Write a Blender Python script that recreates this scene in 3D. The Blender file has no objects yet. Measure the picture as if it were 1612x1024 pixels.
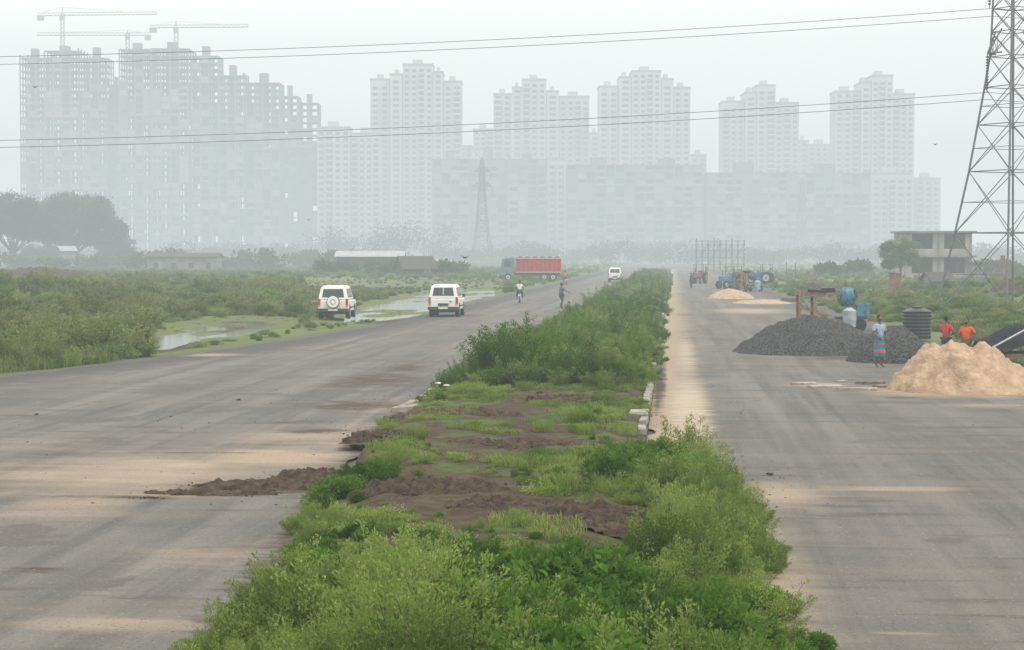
import bpy, math, random
import numpy as np
from mathutils import Vector, Matrix
random.seed(7); rng=np.random.default_rng(11)
F=3000.0; CX=806.0; CY=512.0; H=3.7
YAW=math.atan(254/F); PIT=math.atan(112/F)
fwd=np.array([-math.sin(YAW)*math.cos(PIT),math.cos(YAW)*math.cos(PIT),-math.sin(PIT)])
rgt=np.array([math.cos(YAW),math.sin(YAW),0.0]); upv=np.cross(rgt,fwd)
fh=np.array([-math.sin(YAW),math.cos(YAW),0.0])
def G(px,py):
    d=fwd*F+rgt*(px-CX)+upv*(CY-py); s=-H/d[2]
    return (d[0]*s,d[1]*s)
def at(px,D,z=0.0):
    p=fh*D+rgt*((px-CX)/F*D); return (p[0],p[1],z)
def zfor(py,D): return H+(400-py)*D/F
def proj(x,y,z=0.0):
    v0=x;v1=y;v2=z-H
    dz=v0*fwd[0]+v1*fwd[1]+v2*fwd[2]
    return CX+F*(v0*rgt[0]+v1*rgt[1])/dz, CY-F*(v0*upv[0]+v1*upv[1]+v2*upv[2])/dz
def ss(a,b,x):
    t=np.clip((x-a)/(b-a),0,1); return t*t*(3-2*t)
def vnoise(x,y,s,seed=0):
    x=np.asarray(x,float)/s+1000.3; y=np.asarray(y,float)/s+1000.7
    xi=np.floor(x).astype(np.int64); yi=np.floor(y).astype(np.int64); fx=x-xi; fy=y-yi
    fx=fx*fx*(3-2*fx); fy=fy*fy*(3-2*fy)
    def h(a,b):
        n=(a*374761393+b*668265263+seed*974634777)&0x7fffffff
        n=((n^(n>>13))*1274126177)&0x7fffffff
        return ((n^(n>>16))&0xffff)/65535.0
    return (h(xi,yi)*(1-fx)+h(xi+1,yi)*fx)*(1-fy)+(h(xi,yi+1)*(1-fx)+h(xi+1,yi+1)*fx)*fy
def fnoise(x,y,s,seed=0,o=4):
    r=0;a=.5;t=0
    for i in range(o):
        r=r+a*vnoise(x,y,s/(2**i),seed+i*7); t+=a; a*=.5
    return r/t
scene=bpy.context.scene
def link(o): scene.collection.objects.link(o); return o
# ---------------------------------------------------------------- materials
def nt(name):
    m=bpy.data.materials.new(name); m.use_nodes=True; t=m.node_tree
    return m,t,t.nodes,t.links,t.nodes['Principled BSDF']
def mat(name,col,rough=.8,var=.15,scale=6.0,metal=0.0,bump=0.0,spec=.3,col2=None):
    m,t,n,l,b=nt(name)
    b.inputs['Roughness'].default_value=rough; b.inputs['Metallic'].default_value=metal
    b.inputs['Specular IOR Level'].default_value=spec
    tc=n.new('ShaderNodeTexCoord'); no=n.new('ShaderNodeTexNoise'); no.inputs['Scale'].default_value=scale; no.inputs['Detail'].default_value=6
    l.new(tc.outputs['Object'],no.inputs['Vector'])
    r=n.new('ShaderNodeValToRGB'); c2=col2 or tuple(c*(1-2*var) for c in col)
    r.color_ramp.elements[0].position=.3; r.color_ramp.elements[1].position=.7
    r.color_ramp.elements[0].color=(*[max(0,c) for c in c2],1); r.color_ramp.elements[1].color=(*[min(1,c*(1+var)) for c in col],1)
    l.new(no.outputs['Fac'],r.inputs['Fac']); l.new(r.outputs['Color'],b.inputs['Base Color'])
    if bump>0:
        bp=n.new('ShaderNodeBump'); bp.inputs['Strength'].default_value=bump; bp.inputs['Distance'].default_value=.05
        n2=n.new('ShaderNodeTexNoise'); n2.inputs['Scale'].default_value=scale*5; n2.inputs['Detail'].default_value=8
        l.new(tc.outputs['Object'],n2.inputs['Vector']); l.new(n2.outputs['Fac'],bp.inputs['Height']); l.new(bp.outputs['Normal'],b.inputs['Normal'])
    return m
def leafmat(name,c1,c2,trans=.38):
    m=bpy.data.materials.new(name); m.use_nodes=True; t=m.node_tree; n=t.nodes; l=t.links; n.clear()
    out=n.new('ShaderNodeOutputMaterial'); d=n.new('ShaderNodeBsdfDiffuse'); tr=n.new('ShaderNodeBsdfTranslucent'); mx=n.new('ShaderNodeMixShader'); mx.inputs[0].default_value=trans
    oi=n.new('ShaderNodeObjectInfo'); ge=n.new('ShaderNodeNewGeometry'); no=n.new('ShaderNodeTexNoise'); no.inputs['Scale'].default_value=.4; no.inputs['Detail'].default_value=5
    l.new(ge.outputs['Position'],no.inputs['Vector'])
    ad=n.new('ShaderNodeMath'); ad.operation='MULTIPLY_ADD'; l.new(oi.outputs['Random'],ad.inputs[0]); ad.inputs[1].default_value=.6
    s=n.new('ShaderNodeMath'); s.operation='MULTIPLY_ADD'; l.new(no.outputs['Fac'],s.inputs[0]); s.inputs[1].default_value=2.2; s.inputs[2].default_value=-.9
    l.new(s.outputs[0],ad.inputs[2])
    ri=n.new('ShaderNodeMath'); ri.operation='MULTIPLY_ADD'; l.new(ge.outputs['Random Per Island'],ri.inputs[0]); ri.inputs[1].default_value=.3; l.new(ad.outputs[0],ri.inputs[2])
    r=n.new('ShaderNodeValToRGB'); r.color_ramp.elements[0].color=(*c1,1); r.color_ramp.elements[1].color=(*c2,1); r.color_ramp.elements[0].position=.1; r.color_ramp.elements[1].position=1.0
    l.new(ri.outputs[0],r.inputs['Fac']); l.new(r.outputs['Color'],d.inputs['Color']); l.new(r.outputs['Color'],tr.inputs['Color'])
    l.new(d.outputs[0],mx.inputs[1]); l.new(tr.outputs[0],mx.inputs[2]); l.new(mx.outputs[0],out.inputs['Surface'])
    return m
# ---------------------------------------------------------------- mesh builder
class MB:
    def __init__(s): s.v=[];s.f=[];s.m=[]
    def hexa(s,c,m=0):
        b=len(s.v); s.v+= [tuple(p) for p in c]
        for q in ((0,3,2,1),(4,5,6,7),(0,1,5,4),(1,2,6,5),(2,3,7,6),(3,0,4,7)): s.f.append(tuple(b+i for i in q)); s.m.append(m)
    def box(s,x0,x1,y0,y1,z0,z1,m=0):
        s.hexa([(x0,y0,z0),(x1,y0,z0),(x1,y1,z0),(x0,y1,z0),(x0,y0,z1),(x1,y0,z1),(x1,y1,z1),(x0,y1,z1)],m)
    def cyl(s,p0,p1,r0,r1=None,n=8,m=0,cap=True):
        r1=r0 if r1 is None else r1
        p0=Vector(p0);p1=Vector(p1); d=(p1-p0).normalized(); a=Vector((0,0,1)) if abs(d.z)<.9 else Vector((1,0,0))
        u=d.cross(a).normalized(); w=d.cross(u); b=len(s.v)
        for p,r in ((p0,r0),(p1,r1)):
            for i in range(n):
                t=2*math.pi*i/n; s.v.append(tuple(p+u*(r*math.cos(t))+w*(r*math.sin(t))))
        for i in range(n):
            j=(i+1)%n; s.f.append((b+i,b+n+i,b+n+j,b+j)); s.m.append(m)
        if cap:
            s.f.append(tuple(b+i for i in range(n))); s.m.append(m); s.f.append(tuple(b+n+i for i in reversed(range(n)))); s.m.append(m)
    def quad(s,c,m=0):
        b=len(s.v); s.v+=[tuple(p) for p in c]; s.f.append(tuple(range(b,b+len(c)))); s.m.append(m)
    def panel(s,A,B,C,D,u0,u1,v0,v1,off,m=0):
        A,B,C,D=map(Vector,(A,B,C,D)); nrm=(B-A).cross(D-A).normalized()*off
        P=lambda u,v:(A*(1-u)*(1-v)+B*u*(1-v)+C*u*v+D*(1-u)*v)+nrm
        s.quad([P(u0,v0),P(u1,v0),P(u1,v1),P(u0,v1)],m)
    def ell(s,c,r,n=12,k=8,m=0,noise=0):
        b=len(s.v)
        for i in range(k+1):
            th=math.pi*i/k
            for j in range(n):
                ph=2*math.pi*j/n; q=1+random.uniform(-noise,noise)
                s.v.append((c[0]+r[0]*q*math.sin(th)*math.cos(ph),c[1]+r[1]*q*math.sin(th)*math.sin(ph),c[2]+r[2]*q*math.cos(th)))
        for i in range(k):
            for j in range(n):
                s.f.append((b+i*n+j,b+(i+1)*n+j,b+(i+1)*n+(j+1)%n,b+i*n+(j+1)%n)); s.m.append(m)
    def rings(s,rs,n=16,m=0):
        b=len(s.v)
        for (cx,cy,z,rx,ry) in rs:
            for j in range(n):
                t=2*math.pi*j/n; s.v.append((cx+rx*math.cos(t),cy+ry*math.sin(t),z))
        for i in range(len(rs)-1):
            for j in range(n): s.f.append((b+i*n+j,b+i*n+(j+1)%n,b+(i+1)*n+(j+1)%n,b+(i+1)*n+j)); s.m.append(m)
    def build(s,name,mats,parent=None,loc=(0,0,0),rz=0,smooth=False,bevel=0,dolink=True):
        me=bpy.data.meshes.new(name); me.from_pydata(s.v,[],s.f)
        for x in mats: me.materials.append(x)
        me.polygons.foreach_set('material_index',s.m)
        if smooth: me.polygons.foreach_set('use_smooth',[True]*len(s.f))
        me.update(); o=bpy.data.objects.new(name,me); o.location=loc; o.rotation_euler=(0,0,rz)
        if parent: o.parent=parent
        if bevel:
            b=o.modifiers.new('bevel','BEVEL'); b.width=bevel; b.segments=3; b.limit_method='ANGLE'; b.angle_limit=.6
        if dolink: link(o)
        return o
def empty(name,loc,rz=0,sc=1):
    e=bpy.data.objects.new(name,None); e.location=loc; e.rotation_euler=(0,0,rz); e.scale=(sc,)*3; e.empty_display_size=.3; return link(e)
def npmesh(name,v,faces4,mats,mi=None,smooth=False,dolink=True):
    me=bpy.data.meshes.new(name); nv=len(v); nf=len(faces4)
    me.vertices.add(nv); me.vertices.foreach_set('co',np.asarray(v,np.float32).ravel())
    me.loops.add(nf*4); me.loops.foreach_set('vertex_index',np.asarray(faces4,np.int32).ravel())
    me.polygons.add(nf); me.polygons.foreach_set('loop_start',np.arange(0,nf*4,4,dtype=np.int32))
    for x in mats: me.materials.append(x)
    if mi is not None: me.polygons.foreach_set('material_index',np.asarray(mi,np.int32))
    me.polygons.foreach_set('use_smooth',np.full(nf,smooth))
    me.update(calc_edges=True); me.validate()
    o=bpy.data.objects.new(name,me)
    if dolink: link(o)
    return o
def setattr_(o,k,val):
    a=o.data.attributes.new(k,'FLOAT','POINT'); a.data.foreach_set('value',np.asarray(val,np.float32).ravel())
def gridmesh(name,xs,ys,hf,mats,attrs={},smooth=True):
    X,Y=np.meshgrid(xs,ys); Z=hf(X,Y); nx=len(xs);ny=len(ys)
    v=np.stack([X.ravel(),Y.ravel(),Z.ravel()],1)
    i=np.arange(nx-1)[None,:]+np.arange(ny-1)[:,None]*nx; i=i.ravel()
    f=np.stack([i,i+1,i+1+nx,i+nx],1)
    o=npmesh(name,v,f,mats,smooth=smooth)
    for k,fn in attrs.items(): setattr_(o,k,fn(X,Y))
    return o
def spaced(a,b,s0,g):
    r=[a];s=s0
    while r[-1]<b: r.append(r[-1]+s); s*=g
    r[-1]=b; return np.array(r)
# ---------------------------------------------------------------- regions
def ledge(y): return np.interp(y,[0,50,56,66,80,96,115,400],[-21.5,-20.6,-19.9,-17.9,-16.2,-15.1,-14.6,-14.4])
def redge(y): return np.interp(y,[0,40,60,90,400],[11.5,11,10.0,9.6,9.2])
def medl(y): return np.interp(y,[0,17,24,31,38],[-3.9,-4.2,-4.75,-5.3,-6.15])
def inpoly(x,y,poly):
    x=np.asarray(x);y=np.asarray(y); c=np.zeros(x.shape,bool); n=len(poly)
    for i in range(n):
        x0,y0=poly[i];x1,y1=poly[(i+1)%n]
        if y0==y1: continue
        k=((y0>y)!=(y1>y))&(x<(x1-x0)*(y-y0)/(y1-y0)+x0); c^=k
    return c
W1=[G(*p) for p in [(545,504),(600,501),(655,495),(705,478),(776,464),(776,456),(700,455),(640,466),(585,480),(550,490)]]
W2=[G(*p) for p in [(248,550),(300,535),(372,526),(450,511),(440,500),(340,501),(290,512),(236,531)]]
def soft(x,y,poly,r):
    k=0
    for dx,dy in ((0,0),(r,0),(-r,0),(0,r*2),(0,-r*2),(r*.5,r),(-r*.5,r),(r*.5,-r),(-r*.5,-r)): k=k+inpoly(x+dx,y+dy,poly).astype(float)
    return k/9
def hz(x,y):
    x=np.asarray(x,float);y=np.asarray(y,float)
    dl=ledge(y)-x; dr=x-redge(y)
    t=np.maximum(ss(1,12,dl),ss(1,14,dr)); t2=np.maximum(ss(15,60,dl),ss(6,25,dr))
    h=-.03-.10*np.maximum(ss(0,3,dl),ss(0,3,dr))+t*.25*fnoise(x,y,7,3)+t2*.9*(fnoise(x,y,22,5)-.3)
    h=np.where(y>300,h*np.clip(1-(y-300)/200,0,1)-.05,h)
    w1=soft(x,y,W1,.9); w2=soft(x,y,W2,.9); wob=(fnoise(x*1.8,y*.5,2.6,91)-.5)
    h=h*(1-w1)+w1*(-.155+.42*wob); h=h*(1-w2)+w2*(-.165+.42*wob)
    b1=np.exp(-((x-27)/6)**2-((y-112)/10)**2)*1.3; b2=np.exp(-((x-33)/9)**2-((y-165)/14)**2)*1.5
    b3=np.exp(-((x+48)/9)**2-((y-128)/7)**2)*1.3
    return h+b1+b2+b3
# ground material -------------------------------------------------------
def attrmix(n,l,attr,noise_scale,amp,lo,hi,coord,mapping=None):
    a=n.new('ShaderNodeAttribute'); a.attribute_name=attr
    no=n.new('ShaderNodeTexNoise'); no.inputs['Scale'].default_value=noise_scale; no.inputs['Detail'].default_value=8; no.inputs['Roughness'].default_value=.65
    if mapping:
        mp=n.new('ShaderNodeMapping'); mp.inputs['Scale'].default_value=mapping; l.new(coord,mp.inputs['Vector']); l.new(mp.outputs[0],no.inputs['Vector'])
    else: l.new(coord,no.inputs['Vector'])
    m=n.new('ShaderNodeMath'); m.operation='MULTIPLY_ADD'; l.new(no.outputs['Fac'],m.inputs[0]); m.inputs[1].default_value=amp; m.inputs[2].default_value=-amp*.5
    s=n.new('ShaderNodeMath'); s.operation='ADD'; l.new(m.outputs[0],s.inputs[0]); l.new(a.outputs['Fac'],s.inputs[1])
    r=n.new('ShaderNodeMapRange'); r.interpolation_type='SMOOTHSTEP'; r.inputs['From Min'].default_value=lo; r.inputs['From Max'].default_value=hi; l.new(s.outputs[0],r.inputs['Value'])
    return r.outputs['Result']
def mixc(n,l,fac,c1,c2):
    m=n.new('ShaderNodeMix'); m.data_type='RGBA'
    if isinstance(fac,float): m.inputs['Factor'].default_value=fac
    else: l.new(fac,m.inputs['Factor'])
    for c,k in ((c1,6),(c2,7)):
        if isinstance(c,tuple): m.inputs[k].default_value=(*c,1)
        else: l.new(c,m.inputs[k])
    return m.outputs[2]
def noisefac(n,l,co,scale,lo,hi,det=6,mapping=None,rough=.6):
    no=n.new('ShaderNodeTexNoise'); no.inputs['Scale'].default_value=scale; no.inputs['Detail'].default_value=det; no.inputs['Roughness'].default_value=rough
    if mapping:
        mp=n.new('ShaderNodeMapping'); mp.inputs['Scale'].default_value=mapping; l.new(co,mp.inputs['Vector']); l.new(mp.outputs[0],no.inputs['Vector'])
    else: l.new(co,no.inputs['Vector'])
    r=n.new('ShaderNodeMapRange'); r.inputs['From Min'].default_value=lo; r.inputs['From Max'].default_value=hi; l.new(no.outputs['Fac'],r.inputs['Value'])
    return r.outputs['Result']
def groundmat():
    m,t,n,l,b=nt('field_soil'); b.inputs['Roughness'].default_value=.95; b.inputs['Specular IOR Level'].default_value=.1
    co=n.new('ShaderNodeTexCoord').outputs['Object']
    c=mixc(n,l,noisefac(n,l,co,.12,.35,.65),(.12,.12,.055),(.105,.155,.04))
    c=mixc(n,l,noisefac(n,l,co,1.5,.45,.7),c,(.15,.175,.06))
    c=mixc(n,l,noisefac(n,l,co,.03,.5,.7),c,(.18,.17,.085))
    c=mixc(n,l,attrmix(n,l,'gravel',1.2,.7,.35,.65,co),c,(.12,.115,.10))
    c=mixc(n,l,attrmix(n,l,'mud',1.0,.6,.35,.65,co),c,(.08,.065,.045))
    l.new(c,b.inputs['Base Color'])
    bp=n.new('ShaderNodeBump'); bp.inputs['Strength'].default_value=.7; bp.inputs['Distance'].default_value=.08
    l.new(noisefac(n,l,co,6,.2,.8,10),bp.inputs['Height']); l.new(bp.outputs[0],b.inputs['Normal'])
    return m
def roadmat():
    m,t,n,l,b=nt('dusty_asphalt'); b.inputs['Roughness'].default_value=.85; b.inputs['Specular IOR Level'].default_value=.2
    co=n.new('ShaderNodeTexCoord').outputs['Object']
    c=mixc(n,l,noisefac(n,l,co,.28,.3,.7,9),(.098,.094,.088),(.158,.148,.135))
    c=mixc(n,l,noisefac(n,l,co,1.0,.45,.75,6,(1.0,.03,1)),c,(.20,.186,.167))
    c=mixc(n,l,noisefac(n,l,co,1.0,.5,.75,6,(1.9,.05,1)),c,(.076,.072,.067))
    c=mixc(n,l,noisefac(n,l,co,1.0,.5,.75,8,(.14,.7,1)),c,(.165,.147,.125))
    c=mixc(n,l,noisefac(n,l,co,1.0,.55,.68,8,(.25,1.6,1)),c,(.092,.08,.068))
    c=mixc(n,l,noisefac(n,l,co,1.0,.58,.62,9,(.5,.35,1)),c,(.112,.103,.092))
    c=mixc(n,l,attrmix(n,l,'grit',1.3,.9,.3,.8,co),c,(.072,.069,.065))
    c=mixc(n,l,attrmix(n,l,'sand',1.0,1.0,.2,1.0,co,(.5,1.5,1)),c,(.33,.255,.18))
    c=mixc(n,l,attrmix(n,l,'pale',1.6,.9,.4,.9,co,(.5,1.5,1)),c,(.42,.35,.26))
    c=mixc(n,l,attrmix(n,l,'dirt',1.4,1.3,.4,.75,co,(.8,2.2,1)),c,(.068,.05,.035))
    c=mixc(n,l,noisefac(n,l,co,30,.60,.68,3),c,(.06,.055,.048))
    c=mixc(n,l,noisefac(n,l,co,20,.63,.70,3),c,(.25,.23,.20))
    l.new(c,b.inputs['Base Color'])
    bp=n.new('ShaderNodeBump'); bp.inputs['Strength'].default_value=.6; bp.inputs['Distance'].default_value=.02
    l.new(noisefac(n,l,co,30,.2,.8,8),bp.inputs['Height']); l.new(bp.outputs[0],b.inputs['Normal'])
    return m
def medmat():
    m,t,n,l,b=nt('median_soil'); b.inputs['Roughness'].default_value=.95; b.inputs['Specular IOR Level'].default_value=.1
    co=n.new('ShaderNodeTexCoord').outputs['Object']
    c=mixc(n,l,noisefac(n,l,co,2.5,.3,.7,8),(.06,.042,.028),(.13,.098,.068))
    c=mixc(n,l,noisefac(n,l,co,.9,.52,.64,8),c,(.10,.16,.035))
    l.new(c,b.inputs['Base Color'])
    bp=n.new('ShaderNodeBump'); bp.inputs['Strength'].default_value=1; bp.inputs['Distance'].default_value=.1
    l.new(noisefac(n,l,co,9,.2,.8,10),bp.inputs['Height']); l.new(bp.outputs[0],b.inputs['Normal'])
    return m
def blobs(lst):
    P=[]
    for px,py,rx,ry,a in lst:
        cx,cy=G(px,py); k=(py-400)/3.7; y0=F*3.7/(py-400); y1=F*3.7/(max(py-ry,404)-400); P.append((cx,cy,rx/k,max(.15,(y1-y0)),a))
    def fn(X,Y):
        r=np.zeros_like(X)
        for cx,cy,sx,sy,a in P: r=np.maximum(r,a*np.exp(-(((X-cx)/sx)**2+((Y-cy)/sy)**2)))
        return r
    return fn
gm=groundmat(); rm=roadmat(); mm=medmat()
xs=np.concatenate([-spaced(62,1800,2.2,1.16)[::-1],np.arange(-61.2,-36,.75),np.arange(-36,-14,.4),np.arange(-14,46,.75),spaced(47,1800,2.2,1.16)])
ys=np.concatenate([np.array([-30,-15,0.]),np.arange(8,60,.9),spaced(60,3200,.8,1.008)])
def gravelf(X,Y):
    dl=ledge(Y)-X; dr=X-redge(Y); e=np.where(X<-5,dl,dr); return np.clip(1-e/2.6,0,1)
gridmesh('ground',xs,ys,hz,[gm],{'gravel':gravelf,'mud':blobs([(60,436,120,6,1),(255,545,60,10,.9),(350,515,90,8,.7),(1590,465,60,8,.9),(620,505,60,6,.7)])})
# roads
yr=np.concatenate([np.arange(-15,12,3.),np.arange(12,60,.3),spaced(60,470,.4,1.01)])
def road(name,xl,xr,n,A):
    u=np.linspace(0,1,n); 
    X=np.stack([xl(yr)*(1-a)+xr(yr)*a for a in u],1); Y=np.repeat(yr[:,None],n,1)
    ed=np.minimum(u,1-u)[None,:]; jag=(fnoise(Y,X*0+3,2.5,21)-.5)*1.1
    X=X+np.where(ed==0,jag,0)
    Z=.012+.02*fnoise(X,Y,6,9)
    v=np.stack([X.ravel(),Y.ravel(),Z.ravel()],1); i=(np.arange(n-1)[None,:]+np.arange(len(yr)-1)[:,None]*n).ravel()
    o=npmesh(name,v,np.stack([i,i+1,i+1+n,i+n],1),[rm],smooth=True)
    for k,fn in A.items(): setattr_(o,k,fn(X,Y))
    return o
sL=blobs([(220,745,330,40,.8),(430,722,160,18,1.),(110,800,140,30,.65),(190,985,190,18,.8),(480,690,140,14,.8),(330,560,60,3,.9),(560,690,120,30,.75),(330,880,160,30,.55),(20,700,200,22,.45),(600,640,100,18,.5)])
pL=blobs([(300,735,170,8,.6),(180,985,130,8,.6),(420,712,120,6,.55)])
def dL(X,Y):
    r=blobs([(590,600,110,18,.75),(560,640,140,12,.75),(500,680,110,8,.7),(430,772,170,13,.95),(330,863,60,4,.7),(60,902,120,8,.7),(640,580,60,12,.7),(290,715,190,3.5,.66),(200,785,200,6,.68),(120,690,160,3,.5),(480,665,110,5,.6)])(X,Y)
    return np.maximum(r,.7*np.clip(1-(medl(Y)-X)/1.2,0,1))
def gL(X,Y):
    return np.maximum(.95*np.clip(1-(X-ledge(Y))/4.2,0,1),.75*np.clip(1-(medl(Y)-X)/2.4,0,1)*ss(40,52,Y))
road('road',ledge,medl,90,dict(sand=sL,pale=pL,dirt=dL,grit=gL))
sR0=blobs([(1180,490,70,5,1.),(1215,475,60,4,1.),(1490,618,150,10,1.1),(1290,608,60,6,.8),(1210,900,70,120,.85),(1230,780,90,25,.8),(1400,772,220,5,.8),(1560,640,90,6,.6),(1060,620,60,40,.8)])
def sR(X,Y):
    r=sR0(X,Y); return np.maximum(r,1.15*np.clip(1-(X+.6)/(1.6+1.6*fnoise(Y,Y*0,7,4)),0,1)*ss(24,36,Y)+.75*np.clip(1-(X-.8)/1.6,0,1)*(1-ss(24,36,Y)))
pR=blobs([(1085,640,50,60,.85),(1080,560,30,40,.7),(1330,835,120,4,.6),(1220,960,30,60,.5),(1440,1000,160,8,.55),(1500,612,110,6,.6),(1240,745,70,8,.5),(1450,860,160,4,.5)])
dR=blobs([(1040,600,12,50,.9),(1210,750,90,5,.6),(1420,628,90,4,.6),(1340,565,120,5,.7),(1500,690,140,3,.5)])
road('road',lambda y:y*0-.55,redge,70,dict(sand=sR,pale=pR,dirt=dR,grit=lambda X,Y:.9*np.clip(1-(redge(Y)-X)/3.5,0,1)))
# median ground
def hm(X,Y):
    e=np.minimum(X-medl(Y)-.05,-.5-X); e2=ss(0,.9,e)
    base=.10+.22*e2*fnoise(X,Y,2.2,31)+.10*e2*fnoise(X,Y,.5,33); s=ss(-.02,.03,e+.03)
    return base*s-.06*(1-s)
gridmesh('median_strip',np.linspace(-6.2,-.5,70),np.concatenate([np.arange(8,60,.13),spaced(60,470,.3,1.02)]),hm,[mm])
def nearf(X,Y): return .03+.10*fnoise(X,Y,.8,41)*np.clip((1.2-X)/.8,0,1)
gridmesh('median_verge',np.linspace(-.52,.95,20),np.arange(8,34,.15),nearf,[mm])
kerbm=mat('kerb_concrete',(.29,.265,.23),.9,.25,3,bump=.4)
kb=MB()
for xk in (-6.3,-.62):
    y=38 if xk>-1 else 44
    while y<330:
        if random.random()<(.93 if y<52 else .75):
            L=.95; dx=random.uniform(-.03,.03); z=(.22 if y<52 and xk>-1 else .15)+random.uniform(-.03,.03)
            kb.hexa([(xk+dx-.09,y,-.05),(xk+dx+.09,y,-.05),(xk+.09-dx,y+L,-.05),(xk-.09-dx,y+L,-.05),(xk+dx-.08,y,z),(xk+dx+.08,y,z),(xk+.08-dx,y+L,z+.01),(xk-.08-dx,y+L,z+.01)],0)
        y+=1.0
kb.build('kerb',[kerbm],bevel=.015)
kb=MB()
x,y=G(1004,668); kb.hexa([(x-.2,y-.35,.0),(x+.15,y-.4,.0),(x+.2,y+.35,.0),(x-.15,y+.3,.0),(x-.2,y-.35,.27),(x+.15,y-.4,.25),(x+.2,y+.35,.30),(x-.15,y+.3,.30)])
x,y=G(640,648); kb.hexa([(x-.3,y-.4,.0),(x+.2,y-.4,.0),(x+.3,y+.5,.0),(x-.2,y+.5,.0),(x-.3,y-.4,.12),(x+.2,y-.4,.16),(x+.3,y+.5,.16),(x-.2,y+.5,.12)])
kb.build('concrete_slab',[mat('slab_concrete',(.34,.30,.24),.9,.25,3,bump=.4)],bevel=.015)
# water
wm,t,n,l,b=nt('pond_water'); b.inputs['Base Color'].default_value=(.16,.15,.12,1); b.inputs['Roughness'].default_value=.10; b.inputs['Specular IOR Level'].default_value=.9
bp=n.new('ShaderNodeBump'); bp.inputs['Strength'].default_value=.1; bp.inputs['Distance'].default_value=.02; no=n.new('ShaderNodeTexNoise'); no.inputs['Scale'].default_value=2.5; tc=n.new('ShaderNodeTexCoord'); l.new(tc.outputs['Object'],no.inputs['Vector']); l.new(no.outputs[0],bp.inputs['Height']); l.new(bp.outputs[0],b.inputs['Normal'])
for W in (W1,W2):
    c=np.mean(W,0); w=MB(); w.quad([(c[0]+(p[0]-c[0])*1.05,c[1]+(p[1]-c[1])*1.03,-.13) for p in W][::-1]); 
    o=w.build('pond_water',[wm])
    if o.data.polygons[0].normal.z<0: o.data.flip_normals()
# ---------------------------------------------------------------- plants
def leaves(c,u,L,Wd):
    n=len(c); u=u/np.linalg.norm(u,axis=1,keepdims=True)
    r=rng.normal(size=(n,3)); v=np.cross(u,r); v/=np.linalg.norm(v,axis=1,keepdims=True)+1e-9
    L=L[:,None];Wd=Wd[:,None]
    P=np.stack([c,c+u*L*.5+v*Wd*.5,c+u*L,c+u*L*.5-v*Wd*.5],1).reshape(-1,3)
    return P,np.arange(n*4).reshape(-1,4)
lm1=leafmat('weed_leaf',(.05,.10,.014),(.235,.31,.072))
lm2=leafmat('bush_leaf',(.032,.08,.010),(.12,.23,.032))
lm3=leafmat('grass_blade',(.085,.15,.02),(.25,.32,.08))
lm4=leafmat('field_leaf',(.075,.11,.026),(.25,.28,.095))
lm5=leafmat('dry_stalk',(.20,.19,.08),(.38,.36,.20))
stem=mat('plant_stem',(.12,.13,.05),.8)
def combine(name,parts,mats):
    V=[];Fc=[];M=[];o=0
    for P,f,m in parts: V.append(P);Fc.append(f+o);M.append(np.full(len(f),m));o+=len(P)
    return npmesh(name,np.concatenate(V),np.concatenate(Fc),mats,np.concatenate(M),dolink=False)
def stems_rib(p0,p1,w):
    n=len(p0); d=p1-p0; r=rng.normal(size=(n,3)); v=np.cross(d,r); v/=np.linalg.norm(v,axis=1,keepdims=True)+1e-9; v*=w
    return np.stack([p0-v,p0+v,p1+v*.4,p1-v*.4],1).reshape(-1,3),np.arange(n*4).reshape(-1,4)
def feathery(name,ns,hgt,spread,nl,ls,lmat,flower=.06,airy=.24):
    C=[];U=[];S0=[];S1=[]
    for i in range(ns):
        a=rng.uniform(0,6.283); tilt=spread*math.sqrt(rng.uniform(0,1)); L=hgt*rng.uniform(.6,1.15)*(1-.25*tilt)
        d=np.array([math.sin(tilt)*math.cos(a),math.sin(tilt)*math.sin(a),math.cos(tilt)]); b0=np.array([rng.normal()*.07,rng.normal()*.07,0])
        S0.append(b0);S1.append(b0+d*L*.95)
        t=rng.uniform(.15,1,nl)**.8; p=b0+d*(t*L)[:,None]; rr=airy*hgt*(1.05-t)+.03
        off=rng.normal(size=(nl,3))*rr[:,None]*.55; off[:,2]=np.abs(off[:,2])*.6
        C.append(p+off); U.append(off+d*.15+rng.normal(size=(nl,3))*.08)
    C=np.concatenate(C);U=np.concatenate(U);C[:,2]=np.maximum(C[:,2],.01); n=len(C)
    P,f=leaves(C,U,ls*rng.uniform(.6,1.4,n),ls*.4*rng.uniform(.6,1.3,n))
    k=rng.uniform(size=n)<flower*(C[:,2]/hgt>.6)
    parts=[(P,f,0)]; Q,g=stems_rib(np.array(S0),np.array(S1),.005); parts.append((Q,g,1))
    if k.sum()>0:
        P2,f2=leaves(C[k]+[0,0,.02],U[k],np.full(k.sum(),ls*.6),np.full(k.sum(),ls*.4)); parts.append((P2,f2,2))
    return combine(name,parts,[lmat,stem,lm5])
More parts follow.
